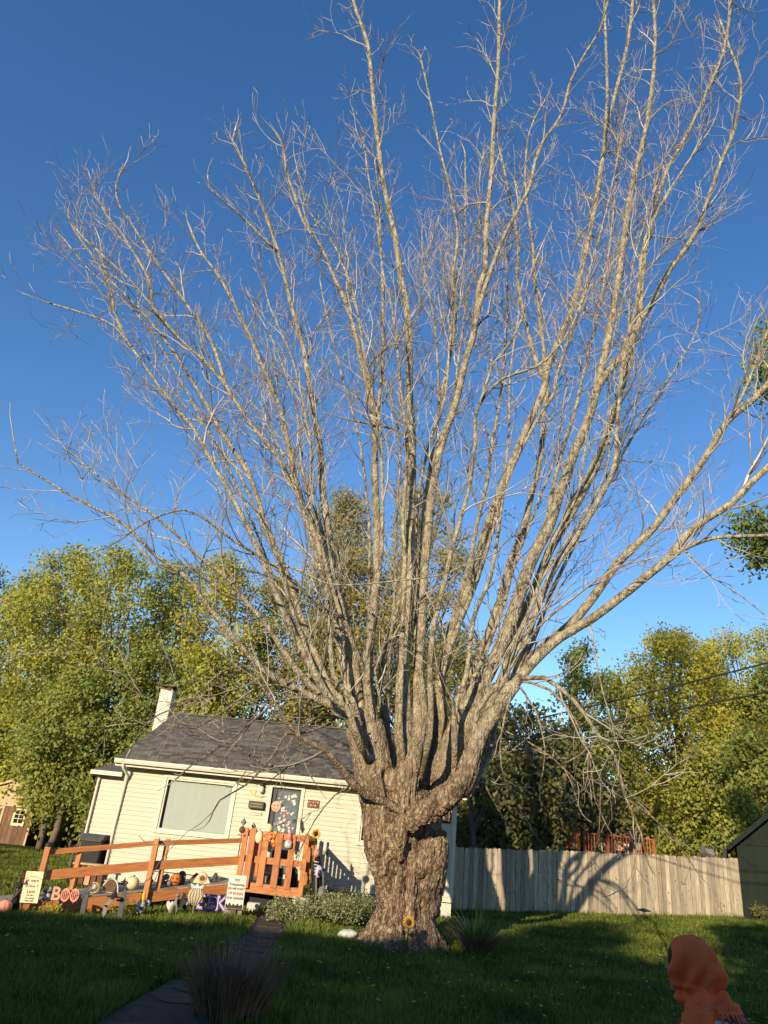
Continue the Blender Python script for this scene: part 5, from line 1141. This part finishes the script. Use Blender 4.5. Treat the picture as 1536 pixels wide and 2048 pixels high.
mb = MB(); mb.tube([(-.09, 0, .04), (-.04, 0, .2), (.02, 0, .34)], [.05, .045, .03], 8); mb.tube([(.02, 0, .34), (.03, 0, .42)], [.03, .05], 8); mb.ball((.035, -.02, .44), (.05, .07, .045)); mb.tube([(.02, -.02, .3), (.07, -.03, .12), (.06, -.03, 0)], [.025, .018, .015], 6); mb.tube([(-.08, .02, .1), (-.14, .03, .0)], [.03, .015], 6); mb.tube([(-.1, 0, .05), (-.18, 0, .16)], [.012, .006], 5); link('dog_body', fuse(mb, .012, 2, 'dog_body'), M['lgrey'], o)
for i, (px, lab) in enumerate(((360, 'black cat silhouette stake, left of two on the lower ramp board'), (369, 'shorter black cat silhouette stake, right of two on the lower ramp board'))):
    o = base(px, 1828, 16.0, 'cat_stake', lab, 'yard figure', 'black cat stakes'); h_ = at(px, 1795 - 4 * (1 - i), 16.0).z - o.location.z
    mb = MB(); mb.prism([(-.05, h_ - .2), (.06, h_ - .2), (.05, h_ - .05), (.045, h_ + .07), (.02, h_ + .04), (-.01, h_ + .07), (-.03, h_ - .03)], -.01, .01); mb.build('cat_shape', M['black'], o); stake(o, h_ - .15)
    if i: mb = MB(); mb.ball((0, -.02, h_ - .08), (.045, .02, .05)); mb.build('white_bib', M['ghost'], o)
o = base(383, 1838, 15.7, 'pumpkin_stake_sign', 'white and gold pumpkin shaped sign on a tall grey stake before the ramp', 'sign'); h_ = at(388, 1792, 15.7).z - o.location.z
mb = MB(); mb.ball((0, 0, h_), (.155, .025, .16), 24, 10); mb.build('pumpkin_board', M['gold'], o)
for k in range(5):
    mb = MB(); x = (k - 2) * .055; mb.tube([(x * .6, -.025, h_ - .13), (x * 1.1, -.035, h_), (x * .6, -.025, h_ + .14)], .012, 5); mb.build('white_rib', M['ghost'], o)
mb = MB(); mb.prism([(-.11, h_ + .14), (.11, h_ + .14), (.13, h_ + .22), (.04, h_ + .17), (0, h_ + .23), (-.04, h_ + .17), (-.13, h_ + .22)], -.02, .02); mb.build('bow', M['ghost'], o); stake(o, h_ - .1, 'lgrey', .012)
o = base(25, 1822, 14.9, 'dark_witch_figure', 'small dark grey witch with broom at the left photo edge by the ramp foot', 'yard figure')
mb = MB(); mb.lathe((0, 0, .05), [(.12, 0), (.05, .25), (.06, .32), (.05, .38)], 10); mb.lathe((0, 0, .42), [(.1, 0), (.09, .02), (.03, .05), (0, .17)], 10); mb.build('robe', M['dark'], o); mb = MB(); mb.tube([(-.1, -.08, .1), (.14, -.08, .5)], .012, 5); mb.tube([(.14, -.08, .5), (.2, -.08, .6)], [.02, .05], 6); mb.build('broom', M['grey'], o)
o = base(6, 1826, 14.6, 'pink_pumpkin', 'salmon pink pumpkin cut by the left photo edge', 'pumpkin'); pumpkin(o, (0, 0, .12), .13, 'pink', .85)

for o in list(col.objects):
    if o.name.split('.')[0] in ('crooked_grave_marker', 'witch_stake', 'pointed_picket', 'jar_ghost', 'skeleton_dog'): o.scale = (.8, .8, .8)
# wheelie bin behind the ramp
g = at(183, 1722, 20.75); o = empty('wheelie_bin', (g.x, 20.75, 0), -.05, 'dark grey wheeled rubbish bin against the left annex wall', 'bin')
z0_ = gz(g.x, 20.7); o.location.z = z0_
mb = MB(); P = []
for z, sx, sy in ((.06, .21, .24), (.92, .27, .32)): P += [(-sx, -sy, z), (sx, -sy, z), (sx, sy, z), (-sx, sy, z)]
mb.add(P, [(3, 2, 1, 0), (4, 5, 6, 7), (0, 1, 5, 4), (1, 2, 6, 5), (2, 3, 7, 6), (3, 0, 4, 7)]); mb.build('bin_body', M['dark'], o)
mb = MB(); mb.prism([(-.35, .92), (.33, .92), (.33, .99), (.2, 1.04), (-.25, 1.04), (-.36, .97)], -.3, .3, M=Matrix(((0, 1, 0), (1, 0, 0), (0, 0, 1)))); mb.build('lid', M['grey'], o)
mb = MB(); mb.box((0, -.335, .9), (.5, .03, .05)); mb.build('handle', M['dark'], o); mb = MB(); mb.box((0, -.29, .70), (.24, .02, .10)); mb.build('label_recess', M['black'], o)
for s in (-1, 1): mb = MB(); mb.tube([(s * .22, .24, .1), (s * .27, .24, .1)], .1, 12); mb.build('wheel', M['black'], o)
o = empty('red_crate', (g.x + .55, 19.1, gz(g.x, 19.1)), .1, 'small rusty red bench planter in front of the rubbish bin', 'planter')
for x in (-.28, -.14, 0, .14, .28): mb = MB(); mb.box((x, 0, .22), (.11, .3, .4)); mb.build('slat', M['brown'] if x else M['pink'], o)
mb = MB(); mb.box((0, 0, .45), (.8, .34, .03)); mb.build('shelf', M['shedtrim'], o)
o = empty('bin_side_stake', (g.x + .02, 19.2, gz(g.x, 19.2)), 0, 'slim grey finial stake left of the rubbish bin', 'garden stake'); mb = MB(); mb.tube([(0, 0, -.05), (0, 0, .7)], .035, 6); mb.build('stake', M['grey'], o); mb = MB(); mb.lathe((0, 0, .7), [(.1, 0), (.04, .05), (.01, .13)], 8); mb.build('finial', M['grey'], o)

# ---------------------------------------------------------------- things on the porch
def porch(px, py, Y, name, label, cat, z=None, rz=0):
    p = at(px, py, Y); return empty(name, (p.x, Y, .485 if z is None else z), rz, label, cat)
def zrel(px, py, Y, o): return at(px, py, Y).z - o.location.z
o = porch(506, 1700, 17.75, 'pink_box', 'salmon pink box on a stand behind the leftmost porch pickets', 'box'); z = zrel(506, 1697, 17.75, o)
mb = MB(); mb.box((0, 0, z), (.21, .15, .32)); mb.build('box_body', M['pinkbox'], o); mb = MB(); mb.box((0, 0, z + .18), (.15, .1, .04)); mb.build('lid', M['ghost'], o)
for sx in (-1, 1): mb = MB(); mb.box((sx * .08, 0, (z - .16) / 2), (.03, .1, z - .16)); mb.build('leg', M['pink'], o)
RAILZ = 1.53
o = porch(519, 1672, 17.46, 'pumpkin_light', 'pale yellow lantern hung on the top porch rail between the first pickets', 'lantern', RAILZ - .25); mb = MB(); mb.ball((0, -.07, .12), (.085, .05, .13), 12, 8); mb.build('lamp_body', M['signcream'], o); mb = MB(); mb.tube([(0, -.06, .22), (0, -.02, .28)], .01, 5); mb.build('hook', M['dark'], o)
o = porch(534, 1670, 17.46, 'orange_bow', 'orange leaf garland bow on the top porch rail', 'garland', RAILZ - .2)
for k in range(9): mb = MB(); g = k * .7; mb.ball((.04 * math.cos(g) * 2, -.04, .1 + .06 * math.sin(g)), (.05, .012, .035), 6, 4); mb.build('leaf', M['orange'] if k % 3 else M['pink'], o)
o = porch(553, 1690, 17.46, 'maple_garland', 'orange red leaf garland hanging between middle porch pickets', 'garland', RAILZ - .32)
for k in range(14): mb = MB(); mb.ball((random.uniform(-.1, .1), -.02, .05 + .27 * k / 14), (.045, .012, .04), 6, 4); mb.build('leaf', [M['orange'], M['yellow'], M['redwood']][k % 3], o)
o = porch(578, 1682, 17.4, 'gnome', 'white bearded gnome with pink hat perched on the top porch rail', 'gnome', RAILZ - .3)
mb = MB(); mb.lathe((0, -.04, .0), [(.03, 0), (.085, .03), (.085, .13), (.06, .17)], 12); mb.build('body', M['ghost'], o); mb = MB(); mb.lathe((0, -.04, .17), [(.075, 0), (.045, .1), (.0, .24)], 12); mb.build('hat', M['pinkbox'], o); mb = MB(); mb.ball((0, -.13, .14), .02, 8, 5); mb.build('nose', M['pink'], o)
o = porch(534, 1730, 17.95, 'white_pillar_candle', 'tall white pillar behind the second porch picket', 'pillar'); mb = MB(); mb.lathe((0, 0, 0), [(.06, 0), (.06, .82), (.05, .85)], 12); mb.build('pillar', M['ghost'], o)
o = porch(527, 1760, 17.7, 'welcome_board', 'small white board with two lines of grey lettering behind porch pickets', 'sign'); z = zrel(527, 1736, 17.7, o); mb = MB(); mb.box((0, 0, z), (.27, .02, .2)); bo = mb.build('sign_board', M['ghost'], o); text('HAPPY', .06, M['grey'], bo, (0, -.012, z + .04)); text('HAUNTING', .05, M['grey'], bo, (0, -.012, z - .04))
mb = MB(); mb.box((0, .02, (z - .1) / 2), (.03, .02, z - .1)); mb.build('post', M['dark'], o)
o = porch(525, 1765, 17.65, 'little_ghost', 'tiny white two legged ghost standing on deck under the small white board', 'yard figure'); ghost(o, .17, .055)
o = porch(500, 1765, 17.75, 'white_scarecrow', 'thin pale figure standing at the left end of the porch behind the double post', 'yard figure'); ghost(o, .55, .055); mb = MB(); mb.ball((-.07, -.02, .12), .05); mb.ball((.0, -.03, .08), .045); mb.build('flower_pot', M['ghost'], o)
o = porch(555, 1765, 17.7, 'arched_lantern', 'dark lantern with white arched frame on porch floor between middle pickets', 'lantern')
mb = MB(); mb.tube([(-.09, 0, 0), (-.09, 0, .3), (-.05, 0, .4), (0, 0, .43), (.05, 0, .4), (.09, 0, .3), (.09, 0, 0)], .014, 6); mb.tube([(-.09, 0, .14), (.09, 0, .14)], .01, 5); mb.build('frame', M['ghost'], o); mb = MB(); mb.box((0, .05, .17), (.15, .05, .33)); mb.build('panel', M['dark'], o)
o = porch(583, 1765, 17.75, 'white_mask_figure', 'hunched dark figure with a white mask behind the right porch pickets', 'yard figure')
mb = MB(); mb.lathe((0, 0, 0), [(.15, 0), (.12, .25), (.07, .36)], 10); mb.build('robe', M['black'], o); mb = MB(); mb.ball((0, -.04, .42), (.07, .06, .09), 10, 8); mb.ball((.07, -.06, .3), (.04, .03, .07), 8, 6); mb.build('mask', M['ghost'], o)
o = porch(590, 1720, 17.75, 'white_lantern_pair', 'white lantern hanging behind the right end of the top porch rail', 'lantern', 1.1); mb = MB(); mb.box((-.01, 0, .2), (.14, .1, .24)); mb.build('lamp_body', M['ghost'], o); mb = MB(); mb.tube([(0, 0, .32), (.0, 0, .40)], .01, 5); mb.tube([(-.04, -.06, .1), (-.04, -.06, .28)], .008, 5); mb.build('frame', M['dark'], o); mb = MB(); mb.prism([(0, 0), (.035, .06), (0, .09), (-.035, .06)], -.02, .0); mb.build('pendant', M['ghost'], o)
o = porch(560, 1730, 18.6, 'porch_chair', 'dark porch chair with grey cushion behind the railing', 'chair')
mb = MB(); mb.box((0, 0, .42), (.5, .45, .05)); mb.build('seat', M['dark'], o); mb = MB(); mb.box((0, .22, .75), (.5, .04, .6)); mb.build('backrest', M['dark'], o)
for sx in (-1, 1):
    for sy in (-1, 1): mb = MB(); mb.box((sx * .22, sy * .2, .2), (.04, .04, .4)); mb.build('leg', M['dark'], o)
mb = MB(); mb.ball((.02, .1, .66), (.2, .09, .2), 12, 8); mb.build('cushion', M['grey'], o)
o = porch(532, 1665, 19.9, 'white_flower_pots', 'white bag and small pots on shelf by the front door', 'pots')
mb = MB(); mb.box((-.35, 0, .5), (.2, .15, .9)); mb.box((.05, 0, .5), (.18, .14, .95)); mb.build('pot', M['ghost'], o); mb = MB(); mb.ball((-.35, -.02, 1.08), (.09, .08, .1)); mb.ball((.05, 0, 1.1), (.1, .08, .12)); mb.build('gourd', M['signcream'], o)
# finial stakes left of the porch post
for px, py, h, lab in ((487, 1646, .16, 'taller diamond finial on the left porch post'), (507, 1652, .13, 'slim diamond finial stake behind the left porch post')):
    p = at(px, py, 17.5 if px < 500 else 17.9); o = empty('finial_stake', (p.x, p.y, p.z - .9), 0, lab, 'garden stake', 'diamond finials'); mb = MB(); mb.tube([(0, 0, .1 if px < 500 else -.3), (0, 0, .85)], .012, 5); mb.build('stake', M['grey'], o)
    mb = MB(); mb.lathe((0, 0, .83), [(.0, 0), (h * .42, h * .5), (.0, h * 1.15)], 6); mb.build('finial', M['lgrey'], o)
o = porch(484, 1662, 17.4, 'pumpkin_finial', 'small rusty pumpkin lantern fixed to the side of the left porch post', 'lantern', RAILZ - .12); pumpkin(o, (0, 0, .1), .07, 'brown', 1.0)
for k in range(5):
    g = at(483 + k * .4, 1668, 17.45)
mb = MB(); mb.box((0, 0, .0), (.15, .12, .03)); mb.build('bracket', M['cedar'], o)
# right corner cluster
o = porch(606, 1655, 17.5, 'bat_ornament', 'dark bat silhouette on top of the right porch corner post', 'ornament', 1.55); mb = MB(); mb.prism([(0, 0), (.05, .1), (.02, .14), (0, .24), (-.03, .27), (-.06, .34), (-.08, .2), (-.05, .1)], -.01, .01); mb.build('bat_shape', M['dark'], o)
o = base(634, 1826, 17.1, 'white_pole_ghost', 'tall thin white cloth hanging under the sunflower by the porch corner', 'yard figure'); z1_ = zrel(634, 1682, 17.5, o); z0_ = zrel(634, 1705, 17.5, o)
mb = MB(); mb.tube([(0, .35, z0_ - .02), (.0, .35, z1_)], [.05, .04], 10); mb.build('cloth', M['ghost'], o); mb = MB(); mb.tube([(-.06, .36, -.1), (-.06, .36, z1_)], .015, 6); mb.tube([(.06, .36, z0_ - .05), (.06, .36, z1_)], .02, 6); mb.build('stake', M['dark'], o)
o = base(622, 1822, 17.0, 'hanging_witch', 'tall black robed witch figure with pale face hanging at the porch corner', 'yard figure')
zt = zrel(622, 1705, 17.0, o); zb = zrel(622, 1745, 17.0, o); zlow = zrel(622, 1805, 17.0, o)
mb = MB(); mb.tube([(.1, 0, zlow), (.06, 0, (zlow + zb) / 2), (.04, 0, zb), (0, 0, zt - .05)], [.1, .13, .12, .05], 12); mb.build('robe', M['black'], o)
mb = MB(); mb.ball((-.03, -.04, zt + .0), (.065, .055, .085), 12, 8); mb.build('face', M['pink'], o)
for k in range(5): mb = MB(); mb.tube([(-.06 + .01 * k, -.13, zt - .16 - k * .06), (.05 + .01 * k, -.13, zt - .17 - k * .06)], .012, 5); mb.build('rib', M['ghost'], o)
mb = MB(); mb.tube([(.1, -.02, zb + .05), (.2, -.05, zb + .1), (.27, -.05, zb + .16)], [.025, .018, .008], 6); mb.tube([(.1, -.02, zb - .1), (.22, -.05, zb - .14), (.3, -.05, zb - .1), (.3, -.05, zb - .02)], [.025, .018, .012, .008], 6); mb.build('arm', M['dark'], o)
stake(o, zt - .1)
o = base(628, 1822, 16.8, 'lilac_ghost_hood', 'pale lilac hooded ghost with long ribbons beside the porch', 'yard figure'); z = zrel(627, 1742, 16.8, o); z2 = zrel(640, 1785, 16.8, o)
mb = MB(); mb.ball((0, 0, z), (.08, .07, .12), 12, 8); mb.build('hood', M['lilac'], o); mb = MB(); mb.ball((.02, -.045, z - .02), (.045, .04, .07), 10, 6); mb.build('face', M['dark'], o)
mb = MB(); mb.ball((.12, 0, z2), (.09, .06, .13), 12, 8); mb.build('skirt', M['lgrey'], o); mb = MB(); mb.tube([(-.04, 0, z - .08), (.0, -.03, z2), (.05, 0, .05)], .014, 5); mb.tube([(.09, 0, z), (.15, -.03, z2), (.15, 0, .05)], .012, 5); mb.build('ribbon', M['lgrey'], o)
o = base(607, 1826, 17.05, 'white_bucket', 'white plastic bucket on the ground under the porch corner', 'bucket'); mb = MB(); mb.lathe((.05, 0, 0), [(.14, 0), (.17, .32), (.175, .34)], 16); mb.build('bucket_body', M['ghost'], o); mb = MB(); mb.tube([(.05 + .17 * math.cos(g), -.03, .3 + .1 * math.sin(g)) for g in np.linspace(0, PI, 9)], .006, 5); mb.build('handle', M['grey'], o)
o = base(588, 1812, 17.2, 'small_white_skull', 'small white skull hanging under the porch floor left of the bucket', 'ornament'); z = zrel(584, 1798, 17.2, o); mb = MB(); mb.ball((0, 0, z), (.055, .055, .065), 12, 8); mb.box((0, -.02, z - .06), (.05, .05, .04)); mb.build('skull', M['ghost'], o); mb = MB(); mb.ball((-.02, -.05, z), .014, 6, 4); mb.ball((.02, -.05, z), .014, 6, 4); mb.build('eyes', M['black'], o); stake(o, z, 'dark', .005)
for px, w_, lab in ((505, .25, 'tan stone block on the ground under the porch'), (541, .2, 'darker stone block half hidden by the low shrub under the porch')):
    o = base(px, 1826, 16.9, 'stone_block', lab, 'block'); mb = MB(); mb.box((0, 0, .08), (w_, .2, .18)); link('block', mb.mesh('block'), M['concrete'] if px < 520 else M['lgrey'], o)
o = base(478, 1828, 16.2, 'hanging_skeleton_doll', 'little dark doll with pale head right of the warning sign post', 'ornament'); mb = MB(); mb.lathe((0, 0, .05), [(.06, 0), (.03, .18), (.02, .22)], 8); mb.build('robe', M['dark'], o); mb = MB(); mb.ball((0, 0, .32), .045, 10, 6); mb.build('head', M['lgrey'], o); stake(o, .3, 'dark', .005)
o = base(640, 1812, 18.9, 'dark_flower_bed', 'dark dried flower bed along the wall right of the porch', 'plant')
lob = [(x, random.uniform(-.2, .4), .15 + .2 * random.random(), .25, .25, .18) for x in np.arange(-.3, 2.0, .2)]; V, Fa, t = leaf_cloud(lob, 3200, .05, .4, zlim=0); link('foliage', npmesh('foliage', V, Fa, t), M['leafD'], o)
o = empty('loose_brick_stack', HW(HP(750, 1790)[0] - .15, -.2, 0), HR, 'two red bricks stacked against the foundation left of the trunk', 'bricks')
for k in range(3): mb = MB(); mb.box((0, 0, .06 + k * .1), (.22, .1, .09), rz=.1 * k); mb.build('brick', M['brick'], o)

# ================================================================== overhead cables
def cable(a, b, sag, label):
    o = empty('overhead_cable', a, 0, label, 'cable', 'overhead cables'); a = Vector(a); b = Vector(b)
    mb = MB(); mb.tube([(a.lerp(b, k / 24) - a) - Vector((0, 0, sag * 4 * (k / 24) * (1 - k / 24))) for k in range(25)], .017, 5); mb.build('wire', M['dark'], o)
e = HW(6.6, 1.2, 3.9)
q = at(1536, 1315, 13.0); cable(e, e + (q - e) * 1.25, .15, 'upper of the two thin black cables crossing to the right edge')
q = at(1536, 1368, 13.4); cable(e - Vector((0, 0, .15)), e + (q - e) * 1.25, .18, 'lower of the two thin black cables crossing to the right edge')
o = empty('service_mast', e, 0, 'grey cable mast on the roof behind the big tree', 'mast'); mb = MB(); mb.tube([(0, 0, -1.0), (0, 0, .1), (.05, -.05, .14)], .03, 8); mb.build('pipe', M['lgrey'], o); mb = MB(); mb.lathe((0, 0, .05), [(.05, 0), (.05, .08), (.0, .12)], 8); mb.build('weather_head', M['grey'], o)

# ================================================================== the person
PX, PY = 1.79, 4.15; pz = gz(PX, PY)
per = empty('person', (PX, PY, pz), math.radians(0), 'person in an orange hooded sweatshirt walking past in the right foreground shade, hood up', 'person')
# local: x right, y away; the person faces -x and slightly away; top of hood at z 1.31
ft = math.radians(136)   # facing direction in plan
fx, fy = math.cos(ft), math.sin(ft); sx_, sy_ = -fy, fx        # left-hand side vector
def PV(f, s, z): return Vector((fx * f + sx_ * s, fy * f + sy_ * s, z))
S = MB()
S.ball(PV(.03, 0, 1.165), (.082, .078, .105), 16, 12); S.ball(PV(.065, 0, 1.11), (.055, .055, .06), 12, 8); S.tube([PV(-.01, 0, 1.1), PV(-.02, 0, .98)], [.05, .055], 10)
S.tube([PV(.105, 0, 1.175), PV(.13, 0, 1.142), PV(.105, 0, 1.132)], [.010, .017, .012], 8); S.ball(PV(.105, 0, 1.095), (.024, .026, .012)); S.ball(PV(.09, 0, 1.062), (.03, .03, .024))
for s in (-1, 1): S.ball(PV(.092, s * .034, 1.175), (.018, .018, .013), 8, 6); S.ball(PV(.02, s * .083, 1.15), (.02, .014, .03), 8, 6)
S.tube([PV(-.03, 0, 1.02), PV(-.08, 0, .93), PV(-.09, 0, .82), PV(-.05, 0, .68), PV(-.01, 0, .58)], [.06, .105, .11, .1, .1], 14)
def hand(mb, w, d):
    d = d.normalized(); sd = PV(1, 0, 0); mb.tube([w, w + d * .035, w + d * .07], [.022, .03, .028], 8)
    for k in range(4):
        b = w + d * .068 + sd * (.022 - .015 * k); L1 = (.05, .056, .052, .042)[k]; mb.tube([b, b + d * L1 * .55, b + d * L1 - PV(0, 1, 0) * .0 + sd * .012], [.0085, .008, .006], 6)
    b = w + d * .02 + sd * .025; mb.tube([b, b + d * .025 + sd * .022, b + d * .05 + sd * .026], [.010, .009, .007], 6)
for s in (-1, 1):
    sw_ = .10 * s; sh = PV(-.07, s * .16, .975); el = PV(-.07 + sw_ * .4, s * .205, .75); wr = PV(.03 + sw_, s * .17, .57); S.tube([sh, el, wr], [.045, .036, .024], 10); hand(S, wr, PV(.2, 0, -1))
    hp = PV(0, s * .075, .6); kn = PV(.04 + .09 * s, s * .08, .33); an = PV(-.02 + .13 * s, s * .08, .07 + (0 if s > 0 else .03)); S.tube([hp, kn, an], [.078, .055, .036], 12); S.tube([an, an + PV(.04, 0, -.035), an + PV(.13, 0, -.045)], [.035, .035, .025], 8)
link('body', fuse(S, .0085, 2, 'body'), M['skin'], per)
Hb = MB()
Hb.ball(PV(.035, 0, 1.19), (.088, .086, .10), 14, 10)
link('hair', fuse(Hb, .012, 2, 'hair'), M['hair'], per)
# hooded sweatshirt: torso + sleeves + hood in one cloth
C_ = MB()
C_.tube([PV(-.02, 0, .56), PV(-.05, 0, .66), PV(-.09, 0, .82), PV(-.09, 0, .93), PV(-.07, 0, 1.0)], [.155, .17, .175, .17, .13], 20)
C_.tube([PV(-.07, -.18, .985), PV(-.06, 0, 1.02), PV(-.07, .18, .985)], [.062, .085, .062], 14)
C_.tube([PV(-.08, -.12, .945), PV(-.09, 0, .955), PV(-.08, .12, .945)], [.105, .12, .105], 14)
C_.tube([PV(-.06, 0, .97), PV(-.035, 0, 1.04), PV(-.01, 0, 1.09)], [.12, .092, .088], 16)
for s in (-1, 1):
    sw_ = .10 * s; C_.tube([PV(-.07, s * .175, .985), PV(-.08, s * .22, .90), PV(-.07 + sw_ * .4, s * .21, .75), PV(.02 + sw_ * .9, s * .178, .60)], [.07, .066, .058, .044], 14)
# hood: egg around the head, point to the back, brim at the front
C_.ball(PV(.0, 0, 1.185), (.118, .112, .125), 22, 16); C_.ball(PV(-.055, 0, 1.15), (.098, .095, .10), 18, 12); C_.ball(PV(-.075, 0, 1.20), (.06, .06, .07), 12, 8)
C_.tube([PV(.05, 0, 1.255), PV(.055, .07, 1.215), PV(.06, .092, 1.15), PV(.055, .075, 1.075), PV(.05, .03, 1.025), PV(.04, 0, 1.01)], [.045, .032, .026, .026, .03, .03], 10)
C_.tube([PV(.05, 0, 1.255), PV(.055, -.07, 1.215), PV(.06, -.092, 1.15), PV(.055, -.075, 1.075), PV(.05, -.03, 1.025), PV(.04, 0, 1.01)], [.045, .032, .026, .026, .03, .03], 10)
hm = fuse(C_, .0085, 3, 'hooded_sweatshirt')
def fold(c):
    x, y, z = c; v = Vector((x, y, z))
    f = (x * fx + y * fy); s = (x * sx_ + y * sy_); d = 0
    if z > 1.0:
        # opening for the face
        q = Vector((f - .12, s, (z - 1.135) * .8)); r = q.length
        if r < .085: d -= .09 * (1 - (r / .085) ** 2)
        d += .010 * math.sin((f * 60 + z * 25) + 3 * noise.noise(v * 7)) * sstep(1.0, 1.06, z) * (1 - sstep(1.22, 1.3, z))
        d += .008 * noise.noise(v * 8) - .006 * max(0, 1 - 4 * abs(noise.noise(Vector((x * 9, y * 9, z * 5)))))
        if 1.02 < z < 1.09: d += .012 * math.sin((z - 1.02) / .07 * 2 * PI + s * 18)
    else: d += .009 * noise.noise(Vector((x * 8, y * 8, z * 14))) + .006 * noise.noise(Vector((x * 20, y * 20, z * 9))) - .006 * max(0, 1 - 4 * abs(noise.noise(Vector((x * 6, y * 6, z * 7 + 3)))))
    return d
displace(hm, fold); shirt = link('hooded_sweatshirt', hm, M['hoodie'], per)
mb = MB()
mb.tube([PV(-.0, 0, .56), PV(0, 0, .62)], [.13, .135], 18); 
for s in (-1, 1):
    mb.tube([PV(0, s * .07, .62), PV(.04 + .09 * s, s * .085, .33), PV(-.02 + .13 * s, s * .08, .1 + (0 if s > 0 else .03))], [.095, .075, .06], 14)
link('trousers', fuse(mb, .012, 3, 'trousers'), M['jeans'], per)
for s in (-1, 1):
    an = PV(-.02 + .13 * s, s * .08, .07 + (0 if s > 0 else .03)); mb = MB(); mb.tube([an + PV(-.03, 0, -.02), an + PV(.05, 0, -.03), an + PV(.15, 0, -.045)], [.045, .045, .03], 10); mb.ball(an + PV(0, 0, 0), .046); link('shoe', fuse(mb, .01, 2, 'shoe'), M['black'], per)
# print on the back: dark lettering and a pale figure, wrapped on the cloth
from mathutils.bvhtree import BVHTree
bv = BVHTree.FromPolygons([v.co for v in hm.vertices], [tuple(p.vertices) for p in hm.polygons])
def wrap(me, origin, right, up, out, off):
    for v in me.vertices:
        p = origin + right * v.co.x + up * v.co.y; h = bv.ray_cast(p + out * .5, -out)
        v.co = (h[0] + out * (off + max(0, v.co.z))) if h[0] else p
out = PV(-.95, .25, .0).normalized(); rt = Vector((0, 0, 1)).cross(out).normalized() ; upv = Vector((0, 0, 1))
for tx, s_, dz, mm, dx in [("HALLOW", .05, .985, 'black', .02), ("CREW", .045, .94, 'black', .03)]:
    me = text_mesh(tx, s_, depth=.0, bold=.0016); wrap(me, Vector((0, 0, dz)) + rt * dx, rt, upv, out, .003); link('lettering', me, M[mm], shirt)
mb = MB(); P = [(.035 * math.cos(g), .03 * math.sin(g), 0) for g in np.linspace(0, 2 * PI, 24)][:-1]
mb.add([(0, 0, 0)] + P, [(0, i + 1, (i + 1) % len(P) + 1) for i in range(len(P))]); me = mb.mesh('ghost_print'); wrap(me, Vector((0, 0, .95)) - rt * .085, rt, upv, out, .003); link('ghost_print', me, M['ghost'], shirt)

# ================================================================== behind the photographer: what throws the evening shade
nh = empty('street_house', (-16, -8.5, 0), 0, 'gabled house across the lawn behind the photographer whose shadow covers the foreground', 'house')
mb = MB(); mb.box((0, 0, 2.2), (21, 8, 4.4)); mb.build('wall', M['creamwall'], nh)
mb = MB(); mb.prism([(-4.5, 4.35), (4.5, 4.35), (0, 7.35)], -10.9, 10.9, M=Matrix(((0, 1, 0), (1, 0, 0), (0, 0, 1)))); mb.build('roof', M['shingle'], nh)
for i in range(6):
    for zz in (1.4,):
        mb = MB(); mb.box((-8.5 + i * 3.4, 4.02, zz), (1.2, .06, 1.3)); wn = mb.build('window', M['white'], nh); mb = MB(); mb.box((-8.5 + i * 3.4, 4.06, zz), (1.04, .03, 1.14)); mb.build('pane', M['darkglass'], wn)
mb = MB(); mb.box((-3.4, 4.05, 1.0), (.95, .06, 2.05)); dd0 = mb.build('door', M['brown'], nh); mb = MB(); mb.ball((-3.1, 4.12, 1.0), .04); mb.build('handle', M['gold'], dd0)
for x, y_, H, R, lab in [(-9.4, -15, 11.3, 2.3, 'tall leafy tree behind the gabled house at the photographer\'s back'), (-1.5, -8.5, 9.9, 3.4, 'leafy tree right of the house behind the photographer'), (-2.6, -3, 3.9, 1.7, 'rounded leafy tree close behind the photographer'), (-3.7, -6, 6.4, 1.7, 'smaller leafy tree between house and tall trees behind the photographer'), (4.8, -9, 10.2, 3.6, 'second leafy tree right of the house behind the photographer'), (-19, 11.5, 4.6, 2.4, 'round leafy tree at the left side of the yard, outside the photo')]:
    leafy_tree('leafy_tree', lab, (x, y_, 0), H, R, .6, 22000, .26, M['leafB'], yellow=.5, nl=16, group='trees around the photographer', gap=.42)
